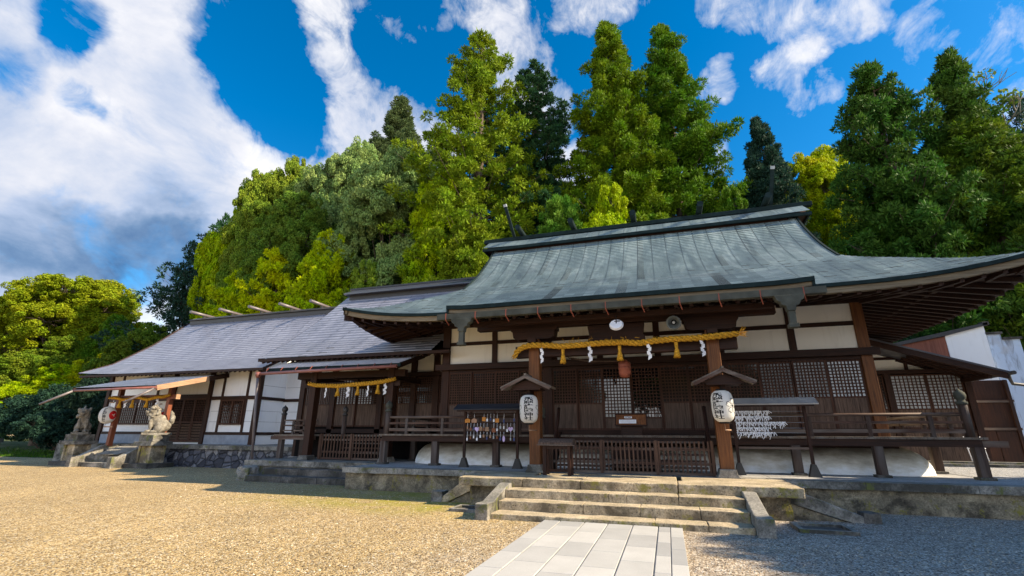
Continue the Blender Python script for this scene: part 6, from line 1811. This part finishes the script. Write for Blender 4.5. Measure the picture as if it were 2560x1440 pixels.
CLOUDS = [((-0.7186, 0.3936, 0.5733),15,0.86),((-0.7312, 0.4582, 0.5053),14,0.86),((-0.6978, 0.5242, 0.4882),11,0.86),((-0.6505, 0.5849, 0.4846),7,0.7),((-0.6111, 0.6211, 0.4907),5,0.66),((-0.7774, 0.4311, 0.458),20,0.86),((-0.8347, 0.3613, 0.4156),18,0.86),((-0.8506, 0.4051, 0.3352),18,0.86),((-0.782, 0.4998, 0.3723),16,0.86),((-0.7359, 0.5441, 0.4031),12,0.7),((-0.8812, 0.3967, 0.2572),14,0.7),((-0.8259, 0.4863, 0.2853),15,0.7),((-0.7809, 0.5529, 0.2908),9,0.6),((-0.8004, 0.2875, 0.5259),9,0.6),((-0.6682, 0.4095, 0.6211),8,0.6),((-0.5615, 0.4691, 0.6816),7,0.62),((-0.5516, 0.5206, 0.6517),8,0.66),((-0.5329, 0.5781, 0.6179),9,0.68),((-0.5057, 0.63, 0.5894),9,0.68),((-0.4659, 0.6822, 0.5634),9,0.66),((-0.4006, 0.7251, 0.5602),7,0.58),((-0.5712, 0.4237, 0.703),8,0.55),((-0.4809, 0.5284, 0.6997),6,0.58),((-0.4685, 0.5606, 0.6829),4,0.5),((-0.4113, 0.5702, 0.7112),6,0.52),((-0.8409, 0.443, 0.3108),10,0.85),((-0.8399, 0.4784, 0.2563),9,0.86),((-0.3687, 0.613, 0.6988),5,0.5),((-0.3241, 0.6396, 0.697),4,0.46),((-0.2746, 0.6139, 0.7401),6,0.52),((-0.2368, 0.662, 0.7111),7,0.56),((-0.2071, 0.7207, 0.6616),7,0.55),((-0.1767, 0.7723, 0.6102),5,0.48),((-0.1648, 0.8381, 0.52),5,0.4),((-0.0302, 0.6771, 0.7353),4,0.42),((-0.0588, 0.6388, 0.7671),8,0.5),((0.1769, 0.6923, 0.6996),5,0.46),((0.2064, 0.7136, 0.6695),4,0.44),((0.2516, 0.7131, 0.6544),4,0.43),((0.2946, 0.7167, 0.6321),3,0.42),((0.3436, 0.7068, 0.6183),2.5,0.42),((0.2694, 0.7433, 0.6123),3,0.43),((0.2419, 0.7684, 0.5925),3,0.45),((0.1436, 0.7812, 0.6075),3,0.45),((0.2704, 0.7868, 0.5548),2.5,0.42),((0.3028, 0.7719, 0.559),2.5,0.42),((0.1022, 0.8666, 0.4885),4,0.42),((-0.8568, 0.4606, 0.2319),8,0.45),((-0.8867, 0.4107, 0.2125),8,0.45),((-0.8066, 0.5606, 0.1874),5,0.45),((-0.8864, 0.2605, 0.3827),25,0.6),((-0.9415, 0.2193, 0.2558),30,0.5),((-0.6462, 0.2642, 0.716),20,0.45),((0.6976, 0.6469, 0.308),25,0.4),((-0.6252, 0.4685, 0.6242),7.5,-0.5),((-0.6269, 0.512, 0.5873),7.5,-0.5),((-0.6144, 0.5612, 0.5546),6.25,-0.5),((-0.592, 0.6071, 0.5301),3.75,-0.35),((-0.6198, 0.4332, 0.6544),6.25,-0.3),((-0.7631, 0.325, 0.5586),3.25,-0.5),((-0.7859, 0.3324, 0.5215),2.5,-0.5),((-0.8236, 0.5144, 0.239),2.5,-0.3),((-0.4516, 0.5951, 0.6648),3.75,-0.34),((-0.4085, 0.6297, 0.6607),4.25,-0.34),((-0.3468, 0.6554, 0.671),5.0,-0.34),((-0.3834, 0.561, 0.7337),3.125,-0.25),((-0.8286, 0.2973, 0.4744),3.0,-0.5),((-0.805, 0.3674, 0.4659),2.25,-0.5)] + [((.2,-1,.18),30,.66), ((-.8,-.8,.2),30,.64), ((.8,-.7,.2),28,.6)]  # last three: unseen clouds added behind the viewer as fill light
acc = None
for d, a, am in [c for c in CLOUDS if c[2] > 0]: acc = blob(d, a, am, acc)
for d, a, am in [c for c in CLOUDS if c[2] < 0]: acc = blob(d, a, am, acc)
n1 = wnoise(3.6, 10, .60, (1,1,1.5), (0,0,0), .25); n2 = wnoise(11, 9, .66, (1.5,.8,1.2), (.3,.2,.6), .5)
dens = wmath('ADD', acc, wmath('ADD', wmath('MULTIPLY', wmath('SUBTRACT', n1, .5), 1.25), wmath('MULTIPLY', wmath('SUBTRACT', n2, .5), 1.15)))
cover = wramp(dens, [(.24, 0), (.42, .35), (.58, .75), (.80, 1)])
# shading of the cloud: dark bellies set by world directions, lumps by noise
belly = None
for d, a, am in [((-0.8676, 0.4142, 0.2753),6,0.75),((-0.8459, 0.453, 0.2816),6,0.85),((-0.8203, 0.4943, 0.2877),6,0.9),((-0.7926, 0.5315, 0.2989),5.5,0.85),((-0.7709, 0.5548, 0.3128),4,0.55),((-0.8833, 0.3793, 0.2756),6,0.55),((-0.8458, 0.4355, 0.3082),7,0.45),((-0.8083, 0.4895, 0.3271),7,0.45),((-0.8028, 0.4444, 0.3975),8,0.22),((-0.7353, 0.4916, 0.4665),7,0.2),((-0.8122, 0.3512, 0.4658),7,0.2),((-0.8031, 0.2752, 0.5284),7,0.35),((-0.9177, 0.2598, 0.3004),20,0.4)]: belly = blob(d, a, am, belly)
n3 = wnoise(3.2, 8, .6, (1,1,1.6), (.1,.5,0), .3, (3,1,2))
sh = wmath('ADD', wmath('MULTIPLY', belly, .85), wmath('MULTIPLY', wmath('SUBTRACT', n3, .46), 2.0))
ccol = wramp(sh, [(.0, (4.0,3.95,4.0)), (.22, (3.1,3.2,3.55)), (.5, (1.9,2.3,3.1)), (.8, (.75,1.25,2.1)), (1, (.36,.78,1.6))])
# unseen clouds behind the viewer, added and overbright to fill the shaded facade
sep = nw('ShaderNodeSeparateXYZ'); nt.links.new(vec0, sep.inputs[0])
bk = nw('ShaderNodeMapRange'); bk.interpolation_type = 'SMOOTHSTEP'; nt.links.new(sep.outputs[1], bk.inputs[0]); bk.inputs[1].default_value = .15; bk.inputs[2].default_value = -.5; bk.inputs[3].default_value = 1; bk.inputs[4].default_value = 3.3
cb = nw('ShaderNodeVectorMath'); cb.operation = 'SCALE'; nt.links.new(ccol, cb.inputs[0]); nt.links.new(bk.outputs[0], cb.inputs['Scale']); ccol = cb.outputs[0]
mx = nw('ShaderNodeMix'); mx.data_type = 'RGBA'; nt.links.new(cover, mx.inputs[0]); nt.links.new(hs.outputs[0], mx.inputs[6]); nt.links.new(ccol, mx.inputs[7])
nt.links.new(mx.outputs[2], bg.inputs[0])

vs = scene.view_settings; vs.view_transform = 'Standard'; vs.look = 'None'; vs.exposure = 1.1; vs.gamma = 1
scene.cycles.max_bounces = 6; scene.cycles.diffuse_bounces = 4; scene.cycles.glossy_bounces = 2; scene.cycles.transmission_bounces = 3
